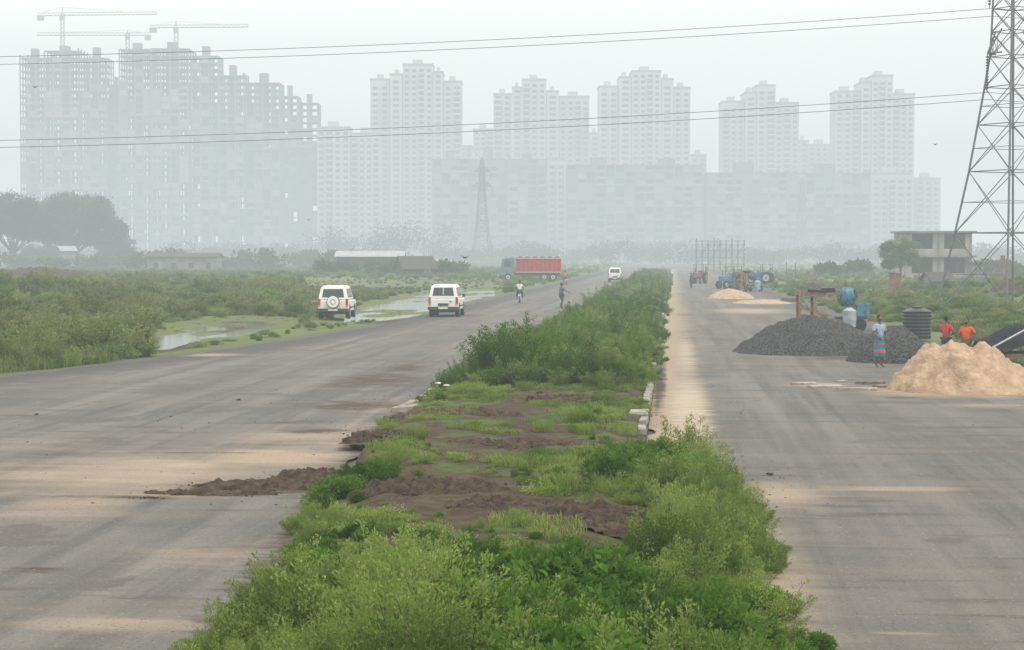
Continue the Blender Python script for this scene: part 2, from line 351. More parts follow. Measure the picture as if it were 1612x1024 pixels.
def dome(name,n,r,h,ls,lmat,lobes=6,flat=.45):
    C=[];U=[]
    for k in range(lobes):
        a=rng.uniform(0,6.283); q=rng.uniform(0,.6)*r; lc=np.array([q*math.cos(a),q*math.sin(a),h*rng.uniform(.35,.6)]); lr=np.array([r*.5,r*.5,h*.42])*rng.uniform(.7,1.15)
        m=n//lobes; d=rng.normal(size=(m,3)); d/=np.linalg.norm(d,axis=1,keepdims=True); s=rng.uniform(.45,1.08,m)**.6
        C.append(lc+d*lr*s[:,None]); U.append(d+rng.normal(size=(m,3))*.6)
    C=np.concatenate(C);U=np.concatenate(U); k=C[:,2]>0; C=C[k];U=U[k]; m=len(C)
    P,f=leaves(C,U,ls*rng.uniform(.6,1.4,m),ls*flat*rng.uniform(.7,1.3,m))
    return combine(name,[(P,f,0)],[lmat])
def grass(name,n,r,h,w,lmat):
    a=rng.uniform(0,6.283,n); q=r*np.sqrt(rng.uniform(0,1,n)); b=np.stack([q*np.cos(a),q*np.sin(a),np.zeros(n)],1)
    L=h*rng.uniform(.5,1.15,n); ti=rng.uniform(0,.5,n); a2=rng.uniform(0,6.283,n); hd=np.stack([np.cos(a2),np.sin(a2),np.zeros(n)],1)
    mid=b+hd*(L*.5*np.sin(ti))[:,None]+np.stack([0*L,0*L,L*.55],1); tip=mid+hd*(L*.5*np.sin(ti+.7))[:,None]+np.stack([0*L,0*L,L*.42*np.cos(ti)],1)
    v=np.stack([-np.sin(a2),np.cos(a2),0*a2],1)*w
    P1=np.stack([b-v,b+v,mid+v*.8,mid-v*.8],1).reshape(-1,3); P2=np.stack([mid-v*.8,mid+v*.8,tip+v*.1,tip-v*.1],1).reshape(-1,3); f=np.arange(n*4).reshape(-1,4)
    return combine(name,[(P1,f,0),(P2,f,0)],[lmat])
def coll(name,objs):
    c=bpy.data.collections.new(name)
    for o in objs: c.objects.link(o)
    return c
cn=coll('weed_plants',[feathery('a0_weed',20,.62,1.0,190,.031,lm1),feathery('a1_weed',16,.75,.85,220,.033,lm1),feathery('a2_weed',22,.5,1.15,160,.03,lm1,.1),
    feathery('a3_weed',18,.6,1.0,150,.045,lm2,0),dome('a4_bush',1500,.42,.5,.075,lm2),feathery('a5_stalk',9,.95,.6,110,.04,lm3,.2,.16),
    grass('a6_grass',260,.3,.36,.006,lm3),dome('a7_low',900,.42,.13,.04,lm3,10),grass('a8_grass',320,.4,.15,.006,lm3),
    feathery('a9_tall_weed',7,1.15,.45,150,.05,lm2,.03,.14)])
cf=coll('field_plants',[dome('b0_shrub',1500,.95,.9,.12,lm4),dome('b1_shrub',1700,1.1,.8,.11,lm4,9),feathery('b2_shrub',22,1.25,.9,90,.11,lm4,.08),
    dome('b3_shrub',1300,.8,1.0,.12,lm2,7),grass('b4_grass',420,.7,.6,.013,lm3),feathery('b5_shrub',24,1.0,1.1,80,.10,lm1,.1),grass('b6_grass',420,.9,.35,.014,lm4)])
def scatter(name,pts,rot,sc,ix,c):
    me=bpy.data.meshes.new(name); me.vertices.add(len(pts)); me.vertices.foreach_set('co',np.asarray(pts,np.float32).ravel())
    a=me.attributes.new('prot','FLOAT_VECTOR','POINT'); a.data.foreach_set('vector',np.asarray(rot,np.float32).ravel())
    a=me.attributes.new('pscl','FLOAT_VECTOR','POINT'); a.data.foreach_set('vector',np.asarray(sc,np.float32).ravel())
    a=me.attributes.new('pidx','INT','POINT'); a.data.foreach_set('value',np.asarray(ix,np.int32).ravel())
    o=link(bpy.data.objects.new(name,me)); g=bpy.data.node_groups.new(name+'_nodes','GeometryNodeTree')
    g.interface.new_socket('Geometry',in_out='INPUT',socket_type='NodeSocketGeometry'); g.interface.new_socket('Geometry',in_out='OUTPUT',socket_type='NodeSocketGeometry')
    N=g.nodes;L=g.links; gi=N.new('NodeGroupInput');go=N.new('NodeGroupOutput'); ip=N.new('GeometryNodeInstanceOnPoints'); ci=N.new('GeometryNodeCollectionInfo')
    ci.inputs['Collection'].default_value=c; ci.inputs['Separate Children'].default_value=True; ci.inputs['Reset Children'].default_value=True
    def na(nm,ty):
        x=N.new('GeometryNodeInputNamedAttribute'); x.data_type=ty; x.inputs['Name'].default_value=nm; return [q for q in x.outputs if q.enabled and q.name=='Attribute'][0]
    mp=N.new('GeometryNodeMeshToPoints'); L.new(gi.outputs[0],mp.inputs['Mesh']); L.new(mp.outputs[0],ip.inputs['Points']); L.new(ci.outputs[0],ip.inputs['Instance']); ip.inputs['Pick Instance'].default_value=True
    L.new(na('pidx','INT'),ip.inputs['Instance Index']); L.new(na('prot','FLOAT_VECTOR'),ip.inputs['Rotation']); L.new(na('pscl','FLOAT_VECTOR'),ip.inputs['Scale']); L.new(ip.outputs[0],go.inputs[0])
    md=o.modifiers.new('scatter','NODES'); md.node_group=g; return o
def rots(n): return np.stack([rng.normal(0,.12,n),rng.normal(0,.12,n),rng.uniform(0,6.283,n)],1)
def medveg():
    P=[];I=[];S=[]
    soil=blobs([(690,800,130,40,1.4),(770,830,80,30,1.2),(935,835,95,36,1.4),(820,718,130,20,1.3),(760,668,160,26,1.0),(900,640,120,14,.9),(690,700,80,14,.9),(590,705,70,16,1.0)])
    for (y0,y1,dens) in ((10,26,10),(26,39,8),(39,54,9),(54,90,3.8),(90,330,2.0)):
        n=int((y1-y0)*7.7*dens); x=rng.uniform(-6.6,1.7,n); y=rng.uniform(y0,y1,n)
        lo=np.interp(y,[10,18,24,31,37,41,46,50,60,80,330],[-3.9,-4.3,-4.85,-5.45,-5.9,-6.0,-6.3,-6.3,-6.35,-6.4,-6.4])
        hi=np.interp(y,[10,18,30,33,36,39,50,54,70,110,330],[1.15,1.25,1.15,.7,-.7,-1.3,-1.2,-.5,-.35,-.3,-.2])
        j=(fnoise(y,x*0,1.6,5)-.5)*1.4*np.where((y>34)&(y<51),.3,1)
        k=(x>lo+j*.8)&(x<hi+j*.7)
        px,py=proj(x,y); s=soil(x,y)
        k&=~((s>.38)&(rng.uniform(size=len(x))<np.clip(s*1.2,0,.97)))
        x=x[k];y=y[k];px=px[k];py=py[k];s=s[k]
        n=len(x); r=rng.uniform(size=n)
        nz=fnoise(x,y,2.4,61); nz2=fnoise(x,y,1.5,71)
        typ=np.where(nz>.55,rng.choice([3,4,2,3],n),rng.choice([0,1,2,0,5],n))
        typ=np.where(r<.10,6,typ)
        sc=.60+1.45*(nz2-.3)
        mid=np.exp(-((px-780)/190)**2)*((y>20)&(y<36)); sc*=1-.55*mid
        behind=np.maximum.reduce([soil(x,y+1.2),soil(x,y+2.4),soil(x*1.02,y+3.6)]); fr=(y>19)&(y<36); sc=np.where(fr,sc*(1-.6*np.clip(behind*1.2,0,1)),sc)
        typ=np.where(fr&(behind>.55)&(typ==5),2,typ)
        infront=ss(30,35.5,y)*(y<36.5)*(px<1030); sc*=1-.5*infront
        sc=np.where((x>-1.2)&(y<33),sc*1.15,np.where((x>-1.6)&(y<38),sc*.55,sc))
        opn=(y>35.5)&(y<49.5); low=opn&(rng.uniform(size=n)<.94); typ=np.where(low,rng.choice([7,8,7,8],n),typ); sc=np.where(opn,sc*.8,sc)
        k2=~(opn&(rng.uniform(size=n)<.5)) & ((nz2>.36)|(rng.uniform(size=n)<.6))
        far=y>49.5; sc=np.where(far,(.50+1.7*(fnoise(x,y,3.2,77)-.22)),sc); typ=np.where(far&(rng.uniform(size=n)<.3),rng.choice([4,3],n),typ); typ=np.where(far&(rng.uniform(size=n)<.06),9,typ)
        lf=(y>49.5)&(y<58)&(x<-4.5); typ=np.where(lf&(rng.uniform(size=n)<.3),9,typ)
        e=np.minimum(x-np.interp(y,[10,18,31,400],[-4.0,-4.3,-5.9,-6.4]),np.interp(y,[10,35,37,400],[1.3,1.2,-.5,-.3])-x); sc*=np.clip(.5+e*.5,.5,1.1)
        sc=np.where(y>90,sc*.95,sc); sc=np.clip(sc,.22,1.5)
        z=np.where((x>medl(y)+.05)&(x<-.5),hm(x,y)-.03,np.where(x>=-.5,.03,.01))
        P.append(np.stack([x,y,z],1)[k2]);I.append(typ[k2]);S.append(sc[k2])
        n2=int((y1-y0)*6*(3.4 if y0<54 else .8)); x=rng.uniform(-6.1,-.75,n2); y=rng.uniform(y0,y1,n2); s=soil(x,y); k=(rng.uniform(size=n2)>s*1.6)&(x>medl(y)+.1); x=x[k];y=y[k]
        P.append(np.stack([x,y,hm(x,y)],1)); I.append(rng.choice([7,8,6,7],len(x),p=[.4,.35,.1,.15])); S.append(rng.uniform(.55,1.0,len(x)))
    P=np.concatenate(P);I=np.concatenate(I);S=np.concatenate(S)
    sc=np.stack([S*rng.uniform(.9,1.2,len(S)),S*rng.uniform(.9,1.2,len(S)),S],1)
    scatter('median_weeds',P,rots(len(P)),sc,I,cn)
medveg()
def field(name,x,y,left,seed):
    if left: e=ledge(y)-x
    else: e=x-redge(y)
    px,py=proj(x,y)
    k=(px>-160)&(px<1780)&(e>np.where(left,1.6,.8)+1.6*(fnoise(y,x*0,4,seed)-.4))
    z=hz(x,y); in1=soft(x,y,W1,1.0)>0; in2=soft(x,y,W2,.9)>0
    k&=~((in1|in2)&((z<-.10)|(rng.uniform(size=len(x))<.5)))
    if not left: k&=(y>52)&~((y>70)&(y<108)&(x<13.5)&(rng.uniform(size=len(x))<.9))
    c=fnoise(x,y,14,seed+5); k&=(rng.uniform(size=len(x))<np.clip((c-.27)*4.5,.12,1))
    inw=(in1|in2)[k]; z=z[k]; x=x[k];y=y[k];e=e[k];n=len(x)
    typ=rng.choice([0,1,2,5,4,6,3],n); g=fnoise(x,y,9,seed+9); typ=np.where(g>.56,rng.choice([0,1,3],n),typ); typ=np.where(g<.47,rng.choice([4,6,2,5],n),typ)
    typ=np.where(inw,rng.choice([4,6],n),typ)
    sc=.5+1.4*(fnoise(x,y,6,seed+3)-.08)*rng.uniform(.7,1.15,n); sc*=np.clip(.45+e/7,.45,1.1); sc=np.where(inw,.45,sc)
    if not left: sc*=.65
    return np.stack([x,y,z-.04],1),typ,sc,px[k],py[k]
def fieldall(name,left,seed,bands):
    P=[];I=[];S=[]
    for y0,y1,x0,x1,n,m in bands:
        x=rng.uniform(x0,x1,n); y=rng.uniform(y0,y1,n); p,t,s,px,py=field(name,x,y,left,seed)
        if left:
            lowz=((px>470)&(px<800)&(py>440)&(py<522))|((px>240)&(px<560)&(py>498)&(py<575)); s=np.where(lowz,s*.38,s)
            kk=~((px>478)&(px<565)&(py>500)&(py<508)); p=p[kk];t=t[kk];s=s[kk]
        P.append(p);I.append(t);S.append(s*m)
    P=np.concatenate(P);I=np.concatenate(I);S=np.concatenate(S); sc=np.stack([S*rng.uniform(.9,1.3,len(S)),S*rng.uniform(.9,1.3,len(S)),S],1)
    scatter(name,P,rots(len(P)),sc,I,cf)
fieldall('field_scrub',True,100,[(50,110,-50,-14,5600,.88),(110,200,-80,-14,8500,.85),(200,420,-150,-14,8000,.62),(420,800,-290,-14,5000,.65)])
fieldall('field_scrub',False,200,[(50,110,10,34,1700,.9),(110,220,9,50,3200,.85),(220,420,9,95,3000,.7),(420,800,-10,190,2500,.7)])
# ---------------------------------------------------------------- heaps
def heap(name,cx,cy,rx,ry,h,m,ns=.12,seed=0,z0=0.0,n=70,p=1.0,lump=.5,skew=0.0,edge=.22):
    u=np.linspace(-1.15,1.15,n); X,Y=np.meshgrid(u,u); ang=np.arctan2(Y,X); R=np.sqrt(X*X+Y*Y)*(1+edge*(fnoise(np.cos(ang)*2+5,np.sin(ang)*2,.9,seed)-.5))
    Z=h*np.clip(1-R**p,0,1)**.95; Z=h*np.tanh(Z/h*1.35)/np.tanh(1.35)
    wx=X*rx+skew*rx*R*R*.5;wy=Y*ry
    Z=Z+np.where(R<1.05,1,0)*ns*h*(fnoise(wx,wy,lump,seed+2,5)-.45)*2*np.clip((1.1-R)*4,0,1)
    Z=np.where(R>1.02,-.06,Z)+.03
    i=(np.arange(n-1)[None,:]+np.arange(n-1)[:,None]*n).ravel()
    o=npmesh(name,np.stack([wx.ravel(),wy.ravel(),Z.ravel()],1),np.stack([i,i+1,i+1+n,i+n],1),[m],smooth=True); o.location=(cx,cy,z0); return o
gravm=mat('gravel_aggregate',(.085,.09,.088),.95,.45,14,bump=1.0)
sandm=mat('sand',(.47,.335,.225),.95,.1,3,bump=1.0,col2=(.31,.215,.14))
soilm=mat('wet_soil',(.085,.058,.038),.95,.35,7,bump=1.0)
heap('gravel_pile',5.15,72,2.85,2.8,1.38,gravm,.14,1,lump=.5,p=1.0)
heap('gravel_pile',7.45,66.2,1.55,1.6,1.22,gravm,.16,2,p=1.1)
heap('sand_pile',7.55,52.5,2.2,2.1,1.17,sandm,.42,3,p=1.05,n=140,lump=.55,skew=.5)
x,y=G(1150,470); heap('sand_pile',x,y,1.9,3,.75,sandm,.2,5)
x,y=G(1200,478); heap('sand_pile',x,y,2.2,3,.25,sandm,.2,6)
x,y=G(1245,476); heap('soil_heap',x,y,1.0,1.5,.35,soilm,.4,8)
cl=MB()
def clods(px,py,rx,ry,n,rmax,z0):
    cx,cy=G(px,py)
    for i in range(n):
        a=random.gauss(0,.5);b_=random.gauss(0,.5); q=max(.25,1-(a*a+b_*b_)); r=rmax*random.uniform(.25,1)*q
        cl.ell((cx+a*rx,cy+b_*ry,z0+r*.4),(r*random.uniform(.8,1.5),r*random.uniform(.8,1.5),r*random.uniform(.6,.95)),7,5,0,.18)
for px,py,rx,ry,h,s in ((430,770,1.6,.42,.09,1),(500,755,.8,.5,.12,3),(330,780,.9,.25,.05,2)):
    x,y=G(px,py); heap('soil_heap',x,y,rx,ry,h,soilm,1.0,s+20,n=90,lump=.12,edge=1.0); clods(px,py,rx,ry,140,.065,.03)
clods(240,787,.6,.15,30,.03,.02)
for px,py,rx,ry,h,s in ((690,800,1.1,1.0,.17,1),(770,828,.8,.9,.13,5),(935,842,.9,1.0,.15,2),(820,722,1.2,.8,.11,3),(730,672,1.5,1.1,.13,4),(880,645,1.0,.8,.10,6),(610,705,.7,.8,.09,7)):
    x,y=G(px,py); heap('soil_heap',x,y,rx,ry,h,soilm,1.0,s+40,z0=.18,n=100,lump=.15,edge=1.0); clods(px,py,rx,ry,150,.085,.26)
cl.build('soil_clods',[soilm],smooth=False)
for px,py,w,h,z in ((60,447,13,1.1,.8),(110,452,8,.9,.4),(1275,462,2.6,.9,.1),(1590,474,3.2,.7,.6)):
    x,y=G(px,py); heap('soil_heap',x,y,w/2,w/3,h,soilm,.5,int(px),z0=z)
st=MB()
for i in range(260):
    if random.random()<.3:
        y=random.uniform(18,60); x=random.uniform(-16,-5) if random.random()<.6 else random.uniform(-.3,8)
    else:
        px=random.choice([random.gauss(430,130),random.gauss(1200,40),random.gauss(600,40)]); py=random.choice([random.gauss(770,22),random.gauss(640,30)]); x,y=G(px,max(560,py))
    if medl(y)-.1<x<-.4: continue
    r=random.uniform(.006,.017); st.ell((x,y,r*.4+.02),(r*random.uniform(.8,1.8),r*random.uniform(.8,1.6),r*.7),6,4,0,.15)
st.build('loose_stones',[mat('clod',(.12,.095,.07),.95,.4,3)],smooth=False)
li=MB(); 
for px,py,w,d,a in ((1300,612,.9,.5,.2),(1345,616,1.2,.18,-.1),(1370,606,.8,.3,.3),(1325,603,.5,.2,1.2),(1390,611,.5,.3,.6),(1265,607,.7,.3,.1)):
    x,y=G(px,py); c,s=math.cos(a),math.sin(a); q=[(x+c*u*w-s*v*d,y+s*u*w+c*v*d) for u,v in ((-.5,-.5),(.5,-.5),(.5,.5),(-.5,.5))]
    li.hexa([(*p,.03) for p in q]+[(*p,.06+random.uniform(0,.05)) for p in q],random.choice([0,1]))
li.build('wooden_plank',[mat('old_wood',(.24,.19,.14),.9,.3,8),mat('sacking',(.36,.32,.26),.9,.2,8)])
lt=MB()
for px,py in ((692,624),(705,628),(55,655),(375,632),(1212,750),(850,640),(835,648)):
    x,y=G(px,py); big=600<px<900; s=.8 if big else .5
    for q in range(3): lt.ell((x+random.uniform(-.06,.06),y+random.uniform(-.06,.06),.34 if big else .04),(.08*s,.05*s,.03*s),7,5,0 if 600<px<720 else 1,.35)
lt.build('litter',[mat('plastic_litter',(.7,.68,.64),.5,.1,5),mat('dark_litter',(.05,.045,.04),.9,.1,5)])
# ---------------------------------------------------------------- vehicles
white=mat('white_paint',(.8,.8,.78),.3,.04,2,spec=.5); glass=mat('window_glass',(.03,.038,.042),.08,.1,1,spec=.5); black=mat('black_rubber',(.025,.025,.025),.8,.1,5)
dgrey=mat('dark_plastic',(.05,.05,.055),.6,.1,5); redl=mat('tail_light',(.5,.03,.02),.3,.1,5); silver=mat('steel_rim',(.45,.45,.46),.4,.1,5,metal=.6); plate=mat('number_plate',(.7,.68,.55),.5,.05,3); orange=mat('indicator_orange',(.7,.25,.03),.4,.05,3)
def wheel(b,x,y,r,w,mt,mr):
    b.cyl((x-w/2,y,r),(x+w/2,y,r),r,r,20,mt); b.cyl((x-w/2-.01,y,r),(x+w/2+.01,y,r),r*.58,r*.58,16,mr); b.cyl((x-w/2-.025,y,r),(x+w/2+.025,y,r),r*.16,r*.16,10,mt)
def suv(loc,rz,spare):
    e=empty('suv_car',loc,rz)
    b=MB(); W=.87
    low=[(-W,-2.1,.42),(W,-2.1,.42),(W,2.15,.42),(-W,2.15,.42),(-W,-2.13,1.08),(W,-2.13,1.08),(W-.03,2.1,1.02),(-W+.03,2.1,1.02)]
    b.hexa(low); 
    up=[(-W+.01,-2.11,1.082),(W-.01,-2.11,1.082),(W-.03,1.05,1.082),(-W+.03,1.05,1.082),(-.70,-2.0,1.83),(.70,-2.0,1.83),(.68,.45,1.83),(-.68,.45,1.83)]
    b.hexa(up)
    b.build('body',[white],e,bevel=.06)
    r=MB(); r.hexa([(-.66,-1.92,1.832),(.66,-1.92,1.832),(.64,.36,1.832),(-.64,.36,1.832),(-.6,-1.8,1.885),(.6,-1.8,1.885),(.58,.25,1.885),(-.58,.25,1.885)],0); r.build('roof',[white],e,bevel=.03)
    g=MB(); u=[Vector(p) for p in up]
    g.panel(u[0],u[1],u[5],u[4],.12,.88,.2,.84,.008,0)
    g.panel(u[1],u[2],u[6],u[5],.05,.30,.18,.84,.008); g.panel(u[1],u[2],u[6],u[5],.34,.60,.18,.84,.008); g.panel(u[1],u[2],u[6],u[5],.64,.90,.18,.84,.008)
    g.panel(u[3],u[0],u[4],u[7],.10,.36,.18,.84,.008); g.panel(u[3],u[0],u[4],u[7],.40,.66,.18,.84,.008); g.panel(u[3],u[0],u[4],u[7],.70,.95,.18,.84,.008)
    g.panel(u[2],u[3],u[7],u[6],.08,.92,.15,.9,.008); g.build('windows',[glass],e)
    t=MB()
    for sx in (-1,1):
        t.box(sx*.80-.07,sx*.80+.07,-2.165,-2.10,.78,1.16,1); t.box(sx*.80-.065,sx*.80+.065,-2.17,-2.11,.70,.775,3)
        for yy in (-1.3,1.4):
            t.cyl((sx*(W-.06),yy,.40),(sx*(W+.012),yy,.40),.43,.43,20,0)
        t.box(sx*.93-.07,sx*.93+.07,.62,.72,1.12,1.30,0); t.box(sx*(W+.006)-.01,sx*(W+.006)+.01,-.9,1.0,.60,.68,0)
        t.box(sx*.66-.1,sx*.66+.1,2.12,2.19,.75,.95,2)
    t.box(-.9,.9,-2.27,-2.12,.42,.60,0); t.box(-.9,.9,2.12,2.28,.40,.60,0); t.box(-.5,.5,2.12,2.18,.72,.96,0)
    t.box(-.55,.55,-1.9,1.9,.27,.415,0)
    t.box(-.27,.27,-2.30,-2.275,.47,.58,2)
    t.build('trim',[dgrey,redl,plate,orange],e,bevel=.01)
    w=MB()
    for sx in (-1,1):
        for yy in (-1.3,1.4): wheel(w,sx*.77,yy,.36,.24,0,1)
    w.build('wheels',[black,silver],e)
    s=MB()
    if spare:
        s.cyl((.02,-2.14,.98),(.02,-2.36,.98),.36,.36,28,1); s.cyl((.02,-2.36,.98),(.02,-2.38,.98),.33,.30,28,0); s.cyl((.02,-2.381,.98),(.02,-2.386,.98),.17,.17,20,2); s.cyl((.02,-2.387,.98),(.02,-2.391,.98),.11,.11,20,0)
        s.build('spare_wheel',[white,dgrey,silver],e)
    else:
        s.box(-.3,.3,-2.17,-2.135,.66,.80,0); s.box(.38,.5,-2.18,-2.135,.9,.94,0); s.box(-.02,.02,-2.09,-2.06,1.2,1.72,1); s.build('tailgate_handle',[dgrey,white],e)
    return e
x,y=G(697,500); suv((x,y+2.1,.02),.015,False)
x,y=G(521,502); suv((x,y+2.1,-.02),.06,True)
x,y=G(968,445); suv((x,y+2.1,.02),.0,False)
def truck(loc,rz,cargo=(.36,.015,.03),cabc=(.12,.20,.22),name='cargo_truck'):
    e=empty(name,loc,rz); red=mat(name+'_cargo_paint',cargo,.6,.2,3); teal=mat('truck_cab_paint',cabc,.5,.2,3); yel=mat('pale_trim',(.55,.40,.3),.6,.1,3)
    b=MB(); b.box(-1.2,1.2,-4.3,1.85,1.15,3.1,0)
    for i in range(11):
        y=-4.25+i*.6
        for s in (-1,1): b.box(s*1.24-.04,s*1.24+.04,y-.05,y+.05,1.1,3.15,1)
    for z in (1.2,3.08): 
        for s in (-1,1): b.box(s*1.29-.01,s*1.29+.01,-4.3,1.85,z-.06,z+.06,2)
    for i in range(6): b.hexa([(-1.1,-4.2+i,3.11),(1.1,-4.2+i,3.11),(1.1,-3.4+i,3.11),(-1.1,-3.4+i,3.11),(-.8,-4.0+i,3.3),(.8,-4.0+i,3.35),(.8,-3.6+i,3.3),(-.8,-3.6+i,3.35)],3)
    b.box(-.5,.5,-4.2,3.9,.75,1.14,3); b.build('cargo_body',[red,mat('cargo_rib',tuple(min(1,c*1.4+.02) for c in cargo),.6),yel,dgrey],e)
    c=MB(); cab=[(-1.15,1.98,.75),(1.15,1.98,.75),(1.15,4.1,.75),(-1.15,4.1,.75),(-1.1,2.0,3.0),(1.1,2.0,3.0),(1.05,3.65,3.0),(-1.05,3.65,3.0)]
    c.hexa(cab,0); c.box(-1.1,1.1,1.9,3.3,3.02,3.4,2); c.box(-1.18,1.18,4.12,4.25,.6,.9,2)
    c.build('cab',[teal,glass,mat('cab_rack',(.35,.38,.36),.6)],e,bevel=.06)
    g=MB(); u=cab; g.panel(u[3],u[0],u[4],u[7],.2,.75,.5,.86,.02); g.panel(u[1],u[2],u[6],u[5],.25,.8,.5,.86,.02); g.panel(u[2],u[3],u[7],u[6],.08,.92,.48,.88,.02)
    for s in (-.8,.8): g.cyl((s,4.11,1.0),(s,4.16,1.0),.13,.13,12)
    g.build('windows',[glass],e)
    w=MB()
    for s in (-1,1):
        for yy in (-3.2,-2.0,2.9): wheel(w,s*1.05,yy,.52,.32,0,1)
    w.build('wheels',[black,silver],e)
x,y=G(832,443); truck((x,y+1.3,.02),math.pi/2+.1)
def tractor(loc,rz,col):
    e=empty('tractor',loc,rz); b=MB(); b.hexa([(-.35,0,.75),(.35,0,.75),(.33,1.6,.75),(-.33,1.6,.75),(-.35,0,1.45),(.35,0,1.45),(.3,1.6,1.3),(-.3,1.6,1.3)],0); b.box(-.45,.45,-1.1,-.02,.6,1.0,0)
    for s in (-1,1): b.hexa([(s*.55-.18,-1.3,1.35),(s*.55+.18,-1.3,1.35),(s*.55+.18,.0,1.35),(s*.55-.18,.0,1.35),(s*.55-.18,-1.1,1.5),(s*.55+.18,-1.1,1.5),(s*.55+.18,-.2,1.5),(s*.55-.18,-.2,1.5)],0); b.cyl((s*.6,-1.1,1.5),(s*.6,-1.1,2.35),.03,.03,6,1); b.cyl((s*.6,.1,1.0),(s*.6,.1,2.35),.03,.03,6,1)
    b.box(-.75,.75,-1.3,.3,2.35,2.42,2); b.box(-.25,.25,-.9,-.5,1.01,1.15,1); b.box(-.25,.25,-.95,-.9,1.16,1.6,1); b.cyl((.2,1.1,1.3),(.2,1.1,1.95),.035,.035,8,1); b.cyl((0,-.05,1.45),(0,-.3,1.62),.02,.02,6,1); b.build('body',[mat('tractor_paint',col,.6,.2,4),dgrey,mat('canopy',(.3,.34,.34),.7)],e,bevel=.02)
    w=MB()
    for s in (-1,1): wheel(w,s*.65,-.65,.72,.36,0,1); wheel(w,s*.5,1.3,.42,.22,0,1)
    w.build('wheels',[black,silver],e)
x,y=G(1150,455); tractor((x,y,.02),2.4,(.06,.20,.32))
x,y=G(1100,447); tractor((x,y,.02),2.9,(.22,.12,.08))
x,y=G(1200,447); tractor((x,y,.02),1.3,(.05,.22,.30))
